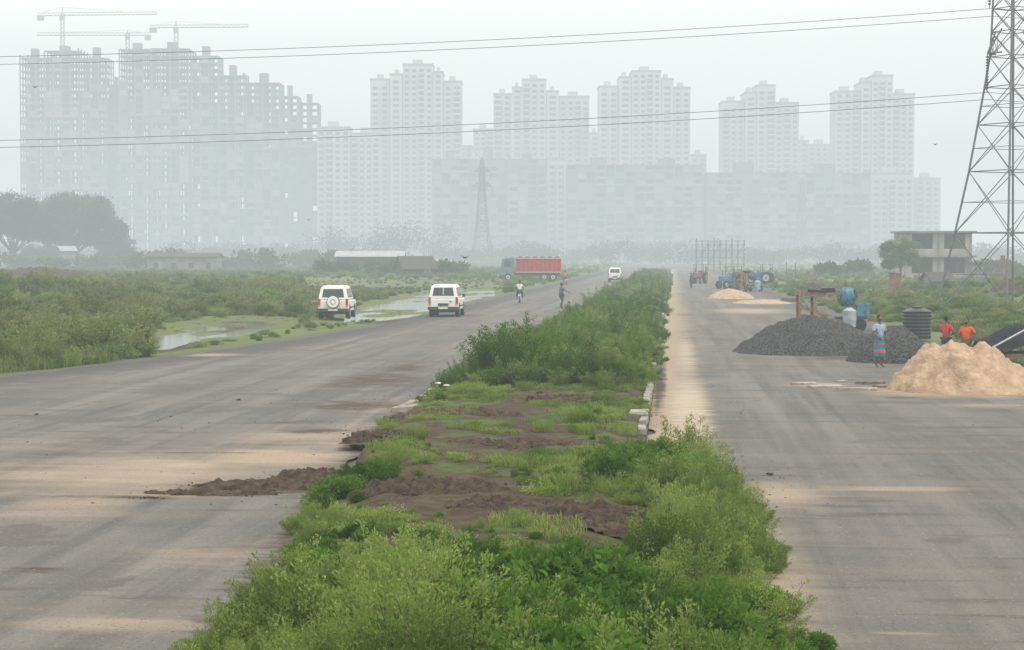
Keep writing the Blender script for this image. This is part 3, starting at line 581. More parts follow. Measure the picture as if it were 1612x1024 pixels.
# ---------------------------------------------------------------- people
skinm=mat('skin',(.16,.085,.05),.6,.1,5); hairm=mat('hair',(.012,.01,.01),.6,.1,9); eyem=mat('eye_white',(.7,.7,.7),.3,.02,3); lipm=mat('lips',(.18,.06,.05),.5,.05,3)
def skinobj(name,V,E,R,m,parent,root=0):
    me=bpy.data.meshes.new(name); me.from_pydata(V,E,[]); me.materials.append(m); o=bpy.data.objects.new(name,me); o.parent=parent; link(o)
    md=o.modifiers.new('skin','SKIN'); md.use_smooth_shade=True
    sv=me.skin_vertices[0].data
    for i,r in enumerate(R): sv[i].radius=(r,r) if not isinstance(r,tuple) else r
    sv[root].use_root=True
    s=o.modifiers.new('sub','SUBSURF'); s.levels=2; s.render_levels=2
    return o
def person(name,loc,rz,h,shirt,lower,low='pants',pose=None,parent=None,hairlong=False):
    e=empty(name,loc,rz,h/1.7) if parent is None else parent
    J=dict(pel=(0,0,.93),abd=(0,0,1.08),che=(0,0,1.27),nek=(0,.01,1.43),hd=(0,0,1.52),
      shL=(.165,0,1.37),elL=(.23,.02,1.10),wrL=(.25,-.06,.87),shR=(-.165,0,1.37),elR=(-.23,.02,1.10),wrR=(-.25,-.06,.87),
      hpL=(.09,0,.88),knL=(.10,-.02,.49),anL=(.10,.03,.08),toL=(.12,-.13,.035),hpR=(-.09,0,.88),knR=(-.10,-.02,.49),anR=(-.10,.03,.08),toR=(-.12,-.13,.035))
    if pose: J.update(pose)
    K=['pel','abd','che','nek','hd','shL','elL','wrL','shR','elR','wrR','hpL','knL','anL','toL','hpR','knR','anR','toR']
    R=dict(pel=.12,abd=.115,che=.13,nek=.055,hd=.05,sh=.06,el=.038,wr=.025,hp=.085,kn=.052,an=.036,to=.03)
    id={k:i for i,k in enumerate(K)}
    Ed=[('pel','abd'),('abd','che'),('che','nek'),('nek','hd'),('che','shL'),('shL','elL'),('elL','wrL'),('che','shR'),('shR','elR'),('elR','wrR'),('pel','hpL'),('hpL','knL'),('knL','anL'),('anL','toL'),('pel','hpR'),('hpR','knR'),('knR','anR'),('anR','toR')]
    rad=lambda k:R.get(k,R.get(k[:2]))
    skinobj('body',[J[k] for k in K],[(id[a],id[b]) for a,b in Ed],[rad(k) for k in K],skinm,e)
    lerp=lambda a,b,t:tuple(J[a][i]*(1-t)+J[b][i]*t for i in range(3))
    sm=mat(name+'_shirt',shirt,.85,.12,9); lmx=mat(name+'_lower',lower,.85,.2,9)
    V=[lerp('pel','abd',.1),J['abd'],J['che'],lerp('che','nek',.75),J['shL'],lerp('shL','elL',.8),J['shR'],lerp('shR','elR',.8)]
    skinobj('shirt',V,[(0,1),(1,2),(2,3),(2,4),(4,5),(2,6),(6,7)],[.142,.135,.15,.07,.082,.062,.082,.062],sm,e)
    if low=='pants':
        V=[J['pel'],J['hpL'],J['knL'],lerp('knL','anL',.85),J['hpR'],J['knR'],lerp('knR','anR',.85)]
        skinobj('trousers',V,[(0,1),(1,2),(2,3),(0,4),(4,5),(5,6)],[.135,.105,.072,.06,.105,.072,.06],lmx,e)
    elif low=='shorts':
        V=[J['pel'],J['hpL'],lerp('hpL','knL',.85),J['hpR'],lerp('hpR','knR',.85)]
        skinobj('shorts',V,[(0,1),(1,2),(0,3),(3,4)],[.135,.105,.085,.105,.085],lmx,e)
    else:
        b=MB(); b.rings([(0,0,1.02,.15,.12),(0,0,.9,.175,.14),(0,0,.7,.19,.155),(.01,0,.5,.2,.165),(.01,-.01,.34,.215,.175),(0.01,-.01,.33,.19,.15)],20); b.build('lungi',[lmx],e,smooth=True)
        b=MB(); b.rings([(0,0,.60,.205,.168),(.01,0,.50,.213,.176)],20); b.rings([(0,0,.8,.192,.156),(.01,0,.76,.196,.16)],20); b.build('lungi_band',[mat('lungi_band',(.45,.10,.16),.8)],e,smooth=True)
    hx,hy,hzz=J['hd']; c=(hx,hy-.01,hzz+.10)
    b=MB(); b.ell(c,(.076,.095,.118),16,12,0); b.ell((c[0],c[1]-.095,c[2]-.015),(.014,.02,.024),8,6,0)
    for s in (-1,1):
        b.ell((c[0]+s*.078,c[1]+.005,c[2]-.01),(.012,.022,.032),8,6,0); b.ell((c[0]+s*.03,c[1]-.083,c[2]+.008),(.014,.01,.008),8,6,1)
    b.ell((c[0],c[1]-.084,c[2]-.055),(.025,.01,.008),8,6,2); b.build('head',[skinm,eyem,lipm],e,smooth=True)
    b=MB(); b.ell((c[0],c[1]+.018,c[2]+.03),(.084,.094,.105),16,12,0,.03)
    if hairlong: b.ell((c[0],c[1]+.09,c[2]-.03),(.05,.045,.05),10,8,0)
    b.build('hair',[hairm],e,smooth=True)
    for s,k in ((1,'L'),(-1,'R')):
        w=Vector(J['wr'+k]); d=(w-Vector(J['el'+k])).normalized(); sd=Vector((0,1,0)); 
        if abs(d.dot(sd))>.8: sd=Vector((1,0,0))
        sd=(sd-d*sd.dot(d)).normalized(); pn=d.cross(sd)
        b=MB(); q=[w+sd*a*.03+pn*c2*.013 for a,c2 in ((-1,-1),(1,-1),(1,1),(-1,1))]; q2=[w+d*.085+sd*a*.042+pn*c2*.012 for a,c2 in ((-1,-1),(1,-1),(1,1),(-1,1))]
        b.hexa(q+q2)
        for i,L in enumerate((.07,.08,.075,.06)):
            p=w+d*.08+sd*(-.032+i*.0213); p1=p+d*L*.5; p2=p1+(d*.75+pn*.5*s).normalized()*L*.5; b.cyl(p,p1,.0095,.0085,6); b.cyl(p1,p2,.0085,.006,6)
        p=w+d*.03+sd*-.038; p1=p+(d*.7-sd*.7)*.035; b.cyl(p,p1,.011,.01,6); b.cyl(p1,p1+d*.03,.01,.007,6); b.build('hand_'+k.lower(),[skinm],e,smooth=False,bevel=.003)
    return e
xx,yy=G(1384,580); person('standing_person',(xx,yy,.02),.5,1.68,(.30,.36,.46),(.07,.20,.24),'lungi',dict(elR=(-.26,-.02,1.13),wrR=(-.14,-.17,.98),elL=(.25,.0,1.12),wrL=(.2,-.14,.9)),hairlong=True)
x,y,_=at(1490,63.5); person('worker',(x,y,.02),2.4,1.58,(.50,.04,.05),(.05,.05,.08),'pants',dict(elL=(.27,-.06,1.15),wrL=(.12,-.2,1.1),elR=(-.27,-.06,1.15),wrR=(-.1,-.22,1.08)))
x,y,_=at(1522,61.0); person('worker',(x,y,.02),-.4,1.6,(.62,.10,.035),(.10,.09,.07),'shorts',dict(elL=(.30,.06,1.16),wrL=(.15,-.02,.98),elR=(-.24,.0,1.12),wrR=(-.3,-.12,.92)))
xx,yy=G(884,486); person('pedestrian',(xx,yy,.02),2.2,1.68,(.10,.14,.24),(.07,.08,.11),'pants',dict(elR=(-.33,-.1,1.22),wrR=(-.4,-.28,1.1),knL=(.10,-.12,.50),anL=(.1,-.02,.08),toL=(.11,-.17,.04),anR=(-.1,.18,.10),toR=(-.11,.04,.035)))
for px,py,c in ((1088,454,(.06,.06,.07)),(1213,442,(.4,.4,.42)),(1112,438,(.1,.1,.1))):
    xx,yy=G(px,py); person('worker',(xx,yy,.0),random.uniform(0,6),1.65,c,(.06,.06,.07))
def motorcycle(loc,rz,shirt):
    e=empty('motorcycle',loc,rz); b=MB()
    for y in (-.65,.65):
        for k in range(20):
            a0=2*math.pi*k/20;a1=2*math.pi*(k+1)/20
            b.cyl((0,y+.28*math.cos(a0),.3+.28*math.sin(a0)),(0,y+.28*math.cos(a1),.3+.28*math.sin(a1)),.045,.045,6,0)
        for k in range(8):
            a0=2*math.pi*k/8; b.cyl((0,y,.3),(0,y+.27*math.cos(a0),.3+.27*math.sin(a0)),.006,.006,4,2)
        b.cyl((-.08,y,.3),(.08,y,.3),.03,.03,8,2)
    b.ell((0,.15,.82),(.13,.28,.13),12,8,1); b.ell((0,-.4,.84),(.12,.42,.07),12,8,0); b.box(-.12,.12,-.15,.3,.32,.62,2)
    for s in (-1,1): b.cyl((s*.06,.65,.3),(s*.06,.45,.95),.022,.022,6,2); b.cyl((s*.05,-.65,.3),(s*.08,-.3,.75),.018,.018,6,2)
    b.cyl((-.33,.35,1.02),(.33,.35,1.02),.014,.014,6,0); b.ell((0,.55,.9),(.09,.08,.09),10,8,2); b.cyl((.13,-.8,.32),(.13,.1,.3),.04,.03,8,2); b.box(-.06,.06,-.86,-.82,.7,.76,3); b.box(-.09,.09,-.85,-.83,.52,.64,4)
    for s in (-1,1): b.cyl((s*.25,.35,1.02),(s*.3,.33,1.2),.006,.006,5,2); b.ell((s*.3,.33,1.22),(.06,.015,.035),8,6,2)
    b.build('motorcycle_frame',[black,mat('fuel_tank',(.06,.03,.05),.3),silver,redl,plate],e,smooth=False)
    r=bpy.data.objects.new('rider',None); r.parent=e; r.rotation_euler=(0,0,math.pi); r.location=(0,-.1,0); link(r)
    person('motorcycle_rider',None,0,1.7,shirt,(.05,.05,.07),'pants',dict(pel=(0,.08,.93),abd=(0,.06,1.06),che=(0,0,1.26),nek=(0,-.03,1.41),hd=(0,-.05,1.5),shL=(.165,-.01,1.36),shR=(-.165,-.01,1.36),elL=(.27,-.2,1.15),elR=(-.27,-.2,1.15),wrL=(.27,-.42,1.06),wrR=(-.27,-.42,1.06),
      hpL=(.1,.06,.9),hpR=(-.1,.06,.9),knL=(.2,-.34,.78),knR=(-.2,-.34,.78),anL=(.2,-.16,.38),anR=(-.2,-.16,.38),toL=(.2,-.3,.33),toR=(-.2,-.3,.33)),parent=r)
x,y=G(817,478); motorcycle((x,y+.6,.02),.05,(.6,.6,.6))
x,y=G(889,449); motorcycle((x,y+.6,.02),.3,(.45,.15,.1))
# ---------------------------------------------------------------- mixer, tank, shelter
teal=mat('teal_paint',(.07,.20,.27),.7,.3,4); tan=mat('rusty_frame',(.25,.18,.12),.8,.3,6); pale=mat('pale_blue_paint',(.33,.39,.42),.6,.2,4)
def mixer(loc,rz,sc):
    e=empty('concrete_mixer',loc,rz,sc); b=MB()
    for x in (-1.6,-.9): 
        for y in (-.4,.4): b.box(x-.07,x+.07,y-.06,y+.06,0,1.9,1)
    b.hexa([(-1.75,-.45,1.72),(.3,-.45,1.55),(.3,.45,1.55),(-1.75,.45,1.72),(-1.75,-.45,1.95),(.3,-.45,1.80),(.3,.45,1.80),(-1.75,.45,1.95)],1)
    b.hexa([(-1.5,-.35,1.1),(-.2,-.35,.6),(-.2,.35,.6),(-1.5,.35,1.1),(-1.5,-.35,1.25),(-.2,-.35,.75),(-.2,.35,.75),(-1.5,.35,1.25)],1)
    b.cyl((-1.25,-.5,1.96),(-.4,-.5,1.9),.05,.05,8,2); b.box(-.5,.1,-.3,.3,1.84,2.05,2)
    b.box(-1.8,1.7,-.5,-.38,.42,.56,1); b.box(-1.8,1.7,.38,.5,.42,.56,1); b.box(.2,1.65,-.42,.42,.57,.68,3)
    b.build('chassis_frame',[teal,tan,black,dgrey],e)
    d=MB(); 
    prof=[(-.42,.2),(-.36,.34),(-.08,.46),(.2,.44),(.42,.30),(.48,.22)]
    c=Vector((.7,0,1.62)); ax=Vector((.8,-.45,.35)).normalized(); 
    for (a,r),(a2,r2) in zip(prof[:-1],prof[1:]): d.cyl(c+ax*a,c+ax*a2,r,r2,20,0,cap=(a==-.42))
    d.cyl(c+ax*.03,c+ax*.09,.49,.49,24,2); d.cyl(c+ax*.481,c+ax*.49,.20,.20,16,1); d.build('drum',[teal,black,mat('drum_ring',(.10,.2,.24),.6)],e,smooth=False)
    t=MB(); t.cyl((.75,-.55,.2),(.75,-.55,.98),.33,.33,18,0); t.cyl((.75,-.55,.98),(.75,-.55,1.12),.33,.12,18,0); t.box(1.15,1.75,-.3,.3,.69,1.25,1); t.box(1.0,1.9,-.1,.1,1.26,1.34,1); t.build('water_drum',[pale,teal],e)
    w=MB()
    for x in (-1.2,1.25):
        for s in (-1,1): w.cyl((x,s*.55,.3),(x,s*.68,.3),.3,.3,16,0)
    w.build('wheels',[black],e)
x,y,_=at(1310,92); mixer((x,y,0),YAW,1.0)
x,y=G(1178,460); mixer((x,y+1,0),.9,1.0)
b=MB(); rs=[]
for i in range(25):
    z=i*.05; r=.60+(.022 if i%3==0 else 0); rs.append((0,0,z,r,r))
rs+=[(0,0,1.25,.52,.52),(0,0,1.34,.28,.28),(0,0,1.35,.24,.24),(0,0,1.40,.24,.24),(0,0,1.41,.02,.02)]
b.rings(rs,32); x,y=G(1446,536); b.build('water_tank',[mat('black_tank_plastic',(.022,.026,.032),.35,.15,2)],loc=(x,y+.6,.02))
b=MB(); tarp=mat('dark_tarpaulin',(.018,.022,.03),.8,.3,3,spec=.1); 
n=14
for i in range(n):
    for j in range(8):
        def P(i,j):
            u=i/n*4.2; v=j/8; z=1.45*(1-abs(v-.45)*1.3)-.10*math.sin(u*4.2+v*3)*.5 - .08*math.sin(u*2.1); return (u-.3*(1-v)*(i==0),v*2.8-1.4,max(.02,z*(.55+.45*min(1,u/1.2))))
        b.quad([P(i,j),P(i+1,j),P(i+1,j+1),P(i,j+1)],0)
for u in (0,2,4.2): b.cyl((u,-.14,0),(u,-.14,1.48 if u else .85),.03,.03,6,1)
b.cyl((-.1,-1.5,.45),(1.3,-1.0,1.12),.03,.03,6,2); b.box(.3,3.8,-1.1,1.0,.01,.3,1)
x,y=G(1552,572); b.build('tarpaulin_shelter',[tarp,tan,mat('tarp_edge',(.5,.5,.48),.8)],loc=(x,y+1.4,0),rz=.1)
# ---------------------------------------------------------------- pylons & lines
steel=mat('galvanised_steel',(.15,.155,.16),.6,.15,2); ins=mat('insulator',(.08,.06,.05),.4,.1,3)
def pylon(loc,rz,prof,th,arms,seg,name='electricity_pylon'):
    b=MB(); hw=lambda z:np.interp(z,[p[0] for p in prof],[p[1] for p in prof])
    zs=[prof[0][0]]; ztop=prof[-1][0]
    while zs[-1]<ztop-.3: zs.append(min(ztop,zs[-1]+max(.9,hw(zs[-1])*seg)))
    cor=((-1,-1),(1,-1),(1,1),(-1,1))
    P=lambda k,z:(cor[k][0]*hw(z),cor[k][1]*hw(z),z)
    for z0,z1 in zip(zs[:-1],zs[1:]):
        for k in range(4):
            k2=(k+1)%4
            b.cyl(P(k,z0),P(k,z1),th*1.4,th*1.4,5,0,False); b.cyl(P(k,z0),P(k2,z1),th*.65,th*.65,4,0,False); b.cyl(P(k2,z0),P(k,z1),th*.65,th*.65,4,0,False); b.cyl(P(k,z1),P(k2,z1),th*.6,th*.6,4,0,False)
            if hw(z0)>1.5:
                zm=(z0+z1)/2; a=Vector(P(k,zm)); c=Vector(P(k2,zm)); q=(Vector(P(k,z0))*.25+Vector(P(k2,z1))*.25+Vector(P(k2,z0))*.25+Vector(P(k,z1))*.25)
                b.cyl(a,q,th*.4,th*.4,4,0,False); b.cyl(c,q,th*.4,th*.4,4,0,False)
    for (z,L,ang) in arms:
        d=Vector((math.cos(ang),math.sin(ang),0)); s=Vector((-d.y,d.x,0)); w=hw(z)
        tip=d*L+Vector((0,0,z))
        A=[d*w*.9+s*w*.8+Vector((0,0,z)),d*w*.9-s*w*.8+Vector((0,0,z)),d*w*.9+s*w*.8+Vector((0,0,z+1.5)),d*w*.9-s*w*.8+Vector((0,0,z+1.5))]
        for a in A: b.cyl(a,tip,th,th,5,0,False)
        for t in (.3,.6,.8):
            Q=[a*(1-t)+tip*t for a in A]
            for i,j in ((0,1),(2,3),(0,2),(1,3),(0,3)): b.cyl(Q[i],Q[j],th*.6,th*.6,4,0,False)
        for i in range(12): b.cyl(tip-Vector((0,0,.2+i*.18)),tip-Vector((0,0,.30+i*.18)),.11,.06,8,1)
        b.cyl(tip,tip-Vector((0,0,2.5)),.03,.03,5,1)
    return b.build(name,[steel,ins],loc=loc,rz=rz)
DP=123.0; pc=Vector(at(1590,DP,0))
prof=[(-.3,3.35),(8,2.0),(16,1.02),(17,.95),(30,.6)]
zl=zfor(86,DP); zu=zl+ (zfor(15,DP)-zfor(146,DP))
tipx=(1590-1551)/24.39; tipu=(1590-1561)/24.39
A28=math.radians(28); pr=YAW+A28
pylon(pc,pr,prof,.052,[(zl,tipx,math.pi-A28),(zl,tipx,-A28),(zu,tipu+.3,math.pi-A28),(zu,tipu+.3,-A28),(zu+5.3,1.3,math.pi-A28),(zu+5.3,1.3,-A28)],1.6)
S=173.6; d0=Vector((-math.cos(YAW),-math.sin(YAW),0)); pc2=pc+d0*S
pylon(pc2,pr,prof,.055,[(zl,tipx,math.pi-A28),(zu,tipu+.3,math.pi-A28)],1.6)
pc3=pc-d0*S; pylon(pc3,pr,prof,.055,[(zl,tipx,math.pi-A28)],1.6)
wire=mat('aluminium_wire',(.12,.12,.125),.5,.1,1)
b=MB()
for tip,z in ((tipx,zfor(147,DP)),(tipx,zfor(158,DP)),(tipu+.1,zfor(16,DP)),(tipu+.1,zfor(28,DP))):
    for base in (pc,pc-d0*S):
        st_=base+d0*tip; N=48; pts=[]
        for i in range(N+1):
            s=i/N*S; q=(s-S/2)**2-(S/2)**2; p=st_+d0*s; pts.append((p.x,p.y,z+.00044*q))
        for p,q in zip(pts[:-1],pts[1:]): b.cyl(p,q,.019,.019,5,0,False)
b.build('power_line',[wire])
far=[(0,3.3),(12,1.7),(24,.9),(33,.5),(34,.1)]
pylon(at(759,600,0),YAW+.2,[(z*1.0,w) for z,w in far],.12,[(25,3.2,math.pi),(25,3.2,0),(29.5,2.6,math.pi),(29.5,2.6,0)],1.3)
pylon(at(1262,800,0),YAW+.5,[(z*1.05,w) for z,w in far],.13,[(26,3.4,math.pi),(26,3.4,0)],1.3)
# ---------------------------------------------------------------- trees
bark=mat('bark',(.09,.07,.05),.9,.3,4)
def tree(name,loc,trunk,lobes,leafn,ls,lmx,tr):
    b=MB(); b.cyl((0,0,-.3),(tr*.3,0,trunk),tr,tr*.7,9,0)
    for (lx,ly,lz,rx,ry,rz2) in lobes:
        m=Vector((lx*.4,ly*.4,trunk+(lz-trunk)*.45)); b.cyl((tr*.3,0,trunk*.92),m,tr*.5,tr*.3,7,0); b.cyl(m,(lx,ly,lz),tr*.3,tr*.1,6,0)
        for k in range(3): b.cyl(m,(lx+random.uniform(-.7,.7)*rx,ly+random.uniform(-.7,.7)*ry,lz+random.uniform(-.2,.5)*rz2),tr*.18,tr*.05,5,0)
    e=empty(name,loc,0); b.build('trunk',[bark],e,smooth=True)
    C=[];U=[]
    for (lx,ly,lz,rx,ry,rz2) in lobes:
        nc=26
        for k in range(nc):
            d=rng.normal(size=3); d/=np.linalg.norm(d); s=rng.uniform(.35,1)**.5; c=np.array([lx,ly,lz])+d*np.array([rx,ry,rz2])*s
            m=int(leafn/(len(lobes)*nc)); q=rng.normal(size=(m,3))*np.array([rx,ry,rz2*1.1])*.16; C.append(c+q); U.append(q+rng.normal(size=(m,3))*.3*rx)
    C=np.concatenate(C);U=np.concatenate(U);m=len(C); P,f=leaves(C,U,ls*rng.uniform(.6,1.4,m),ls*.55*rng.uniform(.6,1.4,m))
    o=npmesh('crown',P,f,[lmx]); o.parent=e; return e
treel=leafmat('tree_leaf',(.03,.055,.015),(.08,.12,.03),.25)
def lob(n,w,d,z,rz2,r):
    return [((i/(n-1)-.5)*2*w+random.uniform(-1,1)*r*.25,random.uniform(-d,d),z+random.uniform(-.4,.4)*rz2-abs(i/(n-1)-.5)*rz2*1.2,r*random.uniform(.8,1.2),r,rz2) for i in range(n)]
tree('rain_tree',at(118,460,0),4.0,lob(9,8,5,15.2,2.9,3.3)+lob(8,10,4,11.2,2.6,3.2)+lob(4,7,3,8.0,1.5,2.4),52000,.5,treel,.55)
tree('rain_tree',at(20,450,0),4.0,lob(7,7.5,5,14.2,2.8,3.5)+lob(6,8,4,10.6,2.2,3.2),38000,.5,treel,.5)
tree('rain_tree',at(182,470,0),2.5,lob(5,2.6,2,6.4,1.8,2.2)+lob(4,3.4,2,3.6,1.4,1.8),11000,.4,treel,.3)
tree('rain_tree',at(62,480,0),2.0,lob(5,3.4,2,4.6,1.5,2.0),7000,.4,treel,.3)
tree('roadside_tree',at(1417,240,0),2.0,[(-1.2,0,3.6,1.5,1.4,1.1),(1.0,.3,4.1,1.5,1.4,1.1),(0,0,5.0,1.6,1.5,.9),(1.5,-.3,3.0,1.0,1.0,.8),(-.4,.2,3.1,1.4,1.3,.9),(-1.6,.2,4.6,.8,.8,.6),(-1.4,0,2.4,.9,.9,.6)],20000,.16,leafmat('roadside_leaf',(.07,.12,.03),(.17,.23,.06)),.16)
def treemass(name,specs,n,ls):
    C=[];U=[]
    for px,D,w,h in specs:
        b=np.array(at(px,D,0)); 
        for k in range(7):
            lc=b+np.array([rng.uniform(-w,w)*.7,rng.uniform(-4,4),h*rng.uniform(.3,.75)]); lr=np.array([w*.5,w*.5,h*.3]); m=n//7
            d=rng.normal(size=(m,3)); d/=np.linalg.norm(d,axis=1,keepdims=True); C.append(lc+d*lr*(rng.uniform(.3,1.05,m)[:,None])); U.append(d+rng.normal(size=(m,3))*.5)
    C=np.concatenate(C);U=np.concatenate(U); k=C[:,2]>0;C=C[k];U=U[k];m=len(C); P,f=leaves(C,U,ls*rng.uniform(.6,1.4,m),ls*.6*rng.uniform(.6,1.4,m)); npmesh(name,P,f,[treel])
sp=[]
for px in range(-60,1700,22):
    h=random.uniform(5,9)
    if 510<px<700: h=random.uniform(12,17)
    if 1380<px<1500: h=random.uniform(7,11)
    sp.append((px+random.uniform(-10,10),random.uniform(620,700),random.uniform(5,8),h))
for px in range(-40,620,30): sp.append((px+random.uniform(-10,10),random.uniform(400,480),random.uniform(3,5),random.uniform(2.6,5)))
for px in (515,548,590,622,650,690,716,1300,1350,1545,1590): sp.append((px,random.uniform(310,340),2.2,2.4))
treemass('distant_trees',sp,700,.8)
# ---------------------------------------------------------------- small buildings
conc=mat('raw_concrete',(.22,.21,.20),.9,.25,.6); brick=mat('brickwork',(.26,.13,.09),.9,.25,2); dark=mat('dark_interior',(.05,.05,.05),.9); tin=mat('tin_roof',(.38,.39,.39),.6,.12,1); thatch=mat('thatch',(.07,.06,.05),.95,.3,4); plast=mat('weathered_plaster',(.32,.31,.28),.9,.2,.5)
def frame_house(px0,px1,ytop,D,name,floors,rz=0):
    w=(px1-px0)/F*D; h=zfor(ytop,D); fhh=h/floors; b=MB(); d=8
    for k in range(1,floors+1): b.box(-w/2-.5,w/2+.5,-.7,d,k*fhh-.25,k*fhh,0)
    nb=max(2,int(w/3.2))
    for i in range(nb+1):
        x=-w/2+.2+(w-.4)*i/nb
        for y in (0,d-.4,d/2): b.box(x-.16,x+.16,y,y+.32,0,h-.26,0)
        if i<nb:
            x1=-w/2+.2+(w-.4)*(i+1)/nb
            for k in range(floors):
                z=k*fhh
                if random.random()<.75:
                    b.box(x+.17,x1-.17,.08,.24,z+.01,z+.95,1); b.box(x+.17,x+.8,.08,.24,z+.96,z+fhh-.27,1); b.box(x1-.8,x1-.17,.08,.24,z+.96,z+fhh-.27,1)
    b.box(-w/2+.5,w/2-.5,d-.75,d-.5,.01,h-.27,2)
    b.box(-w/2,-w/2+.15,.4,d-.5,.01,h-.27,1)
    b.box(w/2-.15,w/2,.4,d-.5,.01,h-.27,1)
    return b.build(name,[conc,plast,dark],loc=at((px0+px1)/2,D),rz=YAW+rz)
frame_house(1424,1530,364,270,'unfinished_house',2)
frame_house(1530,1548,410,268,'small_outbuilding',1)
frame_house(1300,1345,418,330,'small_outbuilding',1)
def shed(name,px0,px1,ytop,D,roofm,wallm,pitch=.8,d=6,rz=0):
    w=(px1-px0)/F*D; h=zfor(ytop,D); b=MB(); e=h-pitch
    b.box(-w/2,w/2,0,d,-.2,e,1)
    for s0,s1 in ((-.5,d/2),(d+.5,d/2)):
        q=[(-w/2-.4,s0,e-.15),(w/2+.4,s0,e-.15),(w/2+.4,s1,h),(-w/2-.4,s1,h)]; b.hexa(q+[(p[0],p[1],p[2]+.08) for p in q],0)
    for s in (-1,1): b.hexa([(s*w/2-.05,0,e),(s*w/2+.05,0,e),(s*w/2+.05,d,e),(s*w/2-.05,d,e),(s*w/2-.05,d/2-.01,h-.05),(s*w/2+.05,d/2-.01,h-.05),(s*w/2+.05,d/2+.01,h-.05),(s*w/2-.05,d/2+.01,h-.05)],1)
    k=int(w/3)
    for i in range(k):
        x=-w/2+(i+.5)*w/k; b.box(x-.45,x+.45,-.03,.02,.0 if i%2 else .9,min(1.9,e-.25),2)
    return b.build(name,[roofm,wallm,dark],loc=at((px0+px1)/2,D),rz=YAW+rz)
shed('long_shed',530,634,396,360,tin,thatch,.9)
shed('thatched_hut',636,686,404,300,thatch,thatch,1.9,rz=.3)
shed('long_shed',232,342,399,380,thatch,conc,.6)
shed('small_hut',98,120,388,440,tin,conc,1.0,rz=.4)
shed('small_hut',1470,1500,430,200,thatch,conc,.8)
b=MB()
for px,y0,y1,D in ((1404,470,430,160),(1414,468,431,165),(1578,445,404,220)):
    x,y,_=at(px,D); h=zfor(y1,D); b.box(x-.22,x+.22,y-.22,y+.22,-.2,h,0); b.box(x-.3,x+.3,y-.3,y+.3,h+.001,h+.12,1)
b.build('brick_pillar',[brick,conc])
b=MB()
for i in range(9):
    for yy in (0,1.5): b.cyl((-5+i*1.25,yy,0),(-5+i*1.25,yy,6.6 if i%3 else 7.0),.06,.06,5)
for z in (1.5,3,4.4,5.6,6.4):
    for yy in (0,1.5): b.cyl((-5.3,yy,z),(5.3,yy,z),.05,.05,5)
for i in range(0,8,2): b.cyl((-5+i*1.25,0,1.5),(-5+(i+2)*1.25,0,6),.05,.05,5)
b.build('bamboo_scaffold',[mat('bamboo',(.14,.13,.11),.8)],loc=at(1134,400),rz=YAW)
b=MB()
for px,py in ((1252,440),(1238,436),(1447,447),(1290,434)):
    x,y=G(px,py); b.cyl((x,y,-.1),(x,y,2.4),.08,.06,6)
b.build('wooden_post',[bark])
# ---------------------------------------------------------------- towers
tw=mat('tower_paint',(.68,.63,.58),.85,.08,.05); tw2=mat('tower_band',(.36,.31,.28),.85,.08,.05); tg=mat('tower_glass',(.07,.08,.09),.3,.1,.2,spec=.4); tc2=mat('tower_concrete',(.21,.205,.20),.9,.25,.08)
def finished(name,sections,D,rz=0):
    cx=(min(s[0] for s in sections)+max(s[1] for s in sections))/2; b=MB(); fl=3.0
    for (p0,p1,yt,off,dp) in sections:
        x0=(p0-cx)/F*D; x1=(p1-cx)/F*D-.15; h=zfor(yt,D); b.box(x0,x1,off,off+dp,0,h,0)
        b.box(x0-.25,x1+.25,off-.25,off+dp+.25,h+.01,h+.9,1)
        b.box(x0+(x1-x0)*.3,x0+(x1-x0)*.62,off+dp*.3,off+dp*.7,h+.91,h+3.6,0)
        nf=int(h/fl); nb=max(1,int((x1-x0)/3.4)); bw=(x1-x0)/nb
        for i in range(nb):
            if i%3==1: b.box(x0+(i+.02)*bw,x0+(i+.10)*bw,off-.7,off-.05,0,h-2,0); b.box(x0+(i+.90)*bw,x0+(i+.98)*bw,off-.7,off-.05,0,h-2,0)
        for k in range(nf):
            z=k*fl+.9
            for i in range(nb):
                xc=x0+(i+.5)*bw
                if (i+int(p0))%3==0:
                    b.box(xc-bw*.38,xc+bw*.38,off-1.3,off-.02,k*fl+.02,k*fl+.18,1); b.box(xc-bw*.38,xc+bw*.38,off-1.3,off-1.22,k*fl+.19,k*fl+1.0,0); b.box(xc-bw*.34,xc+bw*.34,off-.04,off-.005,k*fl+.25,k*fl+2.5,2)
                else: b.box(xc-bw*.26,xc+bw*.26,off-.04,off-.005,z,z+1.5,2)
            nd=max(1,int(dp/4))
            for j in range(nd):
                yc=off+(j+.5)*dp/nd
                for xs_,sg in ((x0,-1),(x1,1)): b.box(min(xs_+sg*.005,xs_+sg*.04),max(xs_+sg*.005,xs_+sg*.04),yc-.8,yc+.8,z,z+1.4,2)
    return b.build(name,[tw,tw2,tg],loc=at(cx,D),rz=YAW+rz)
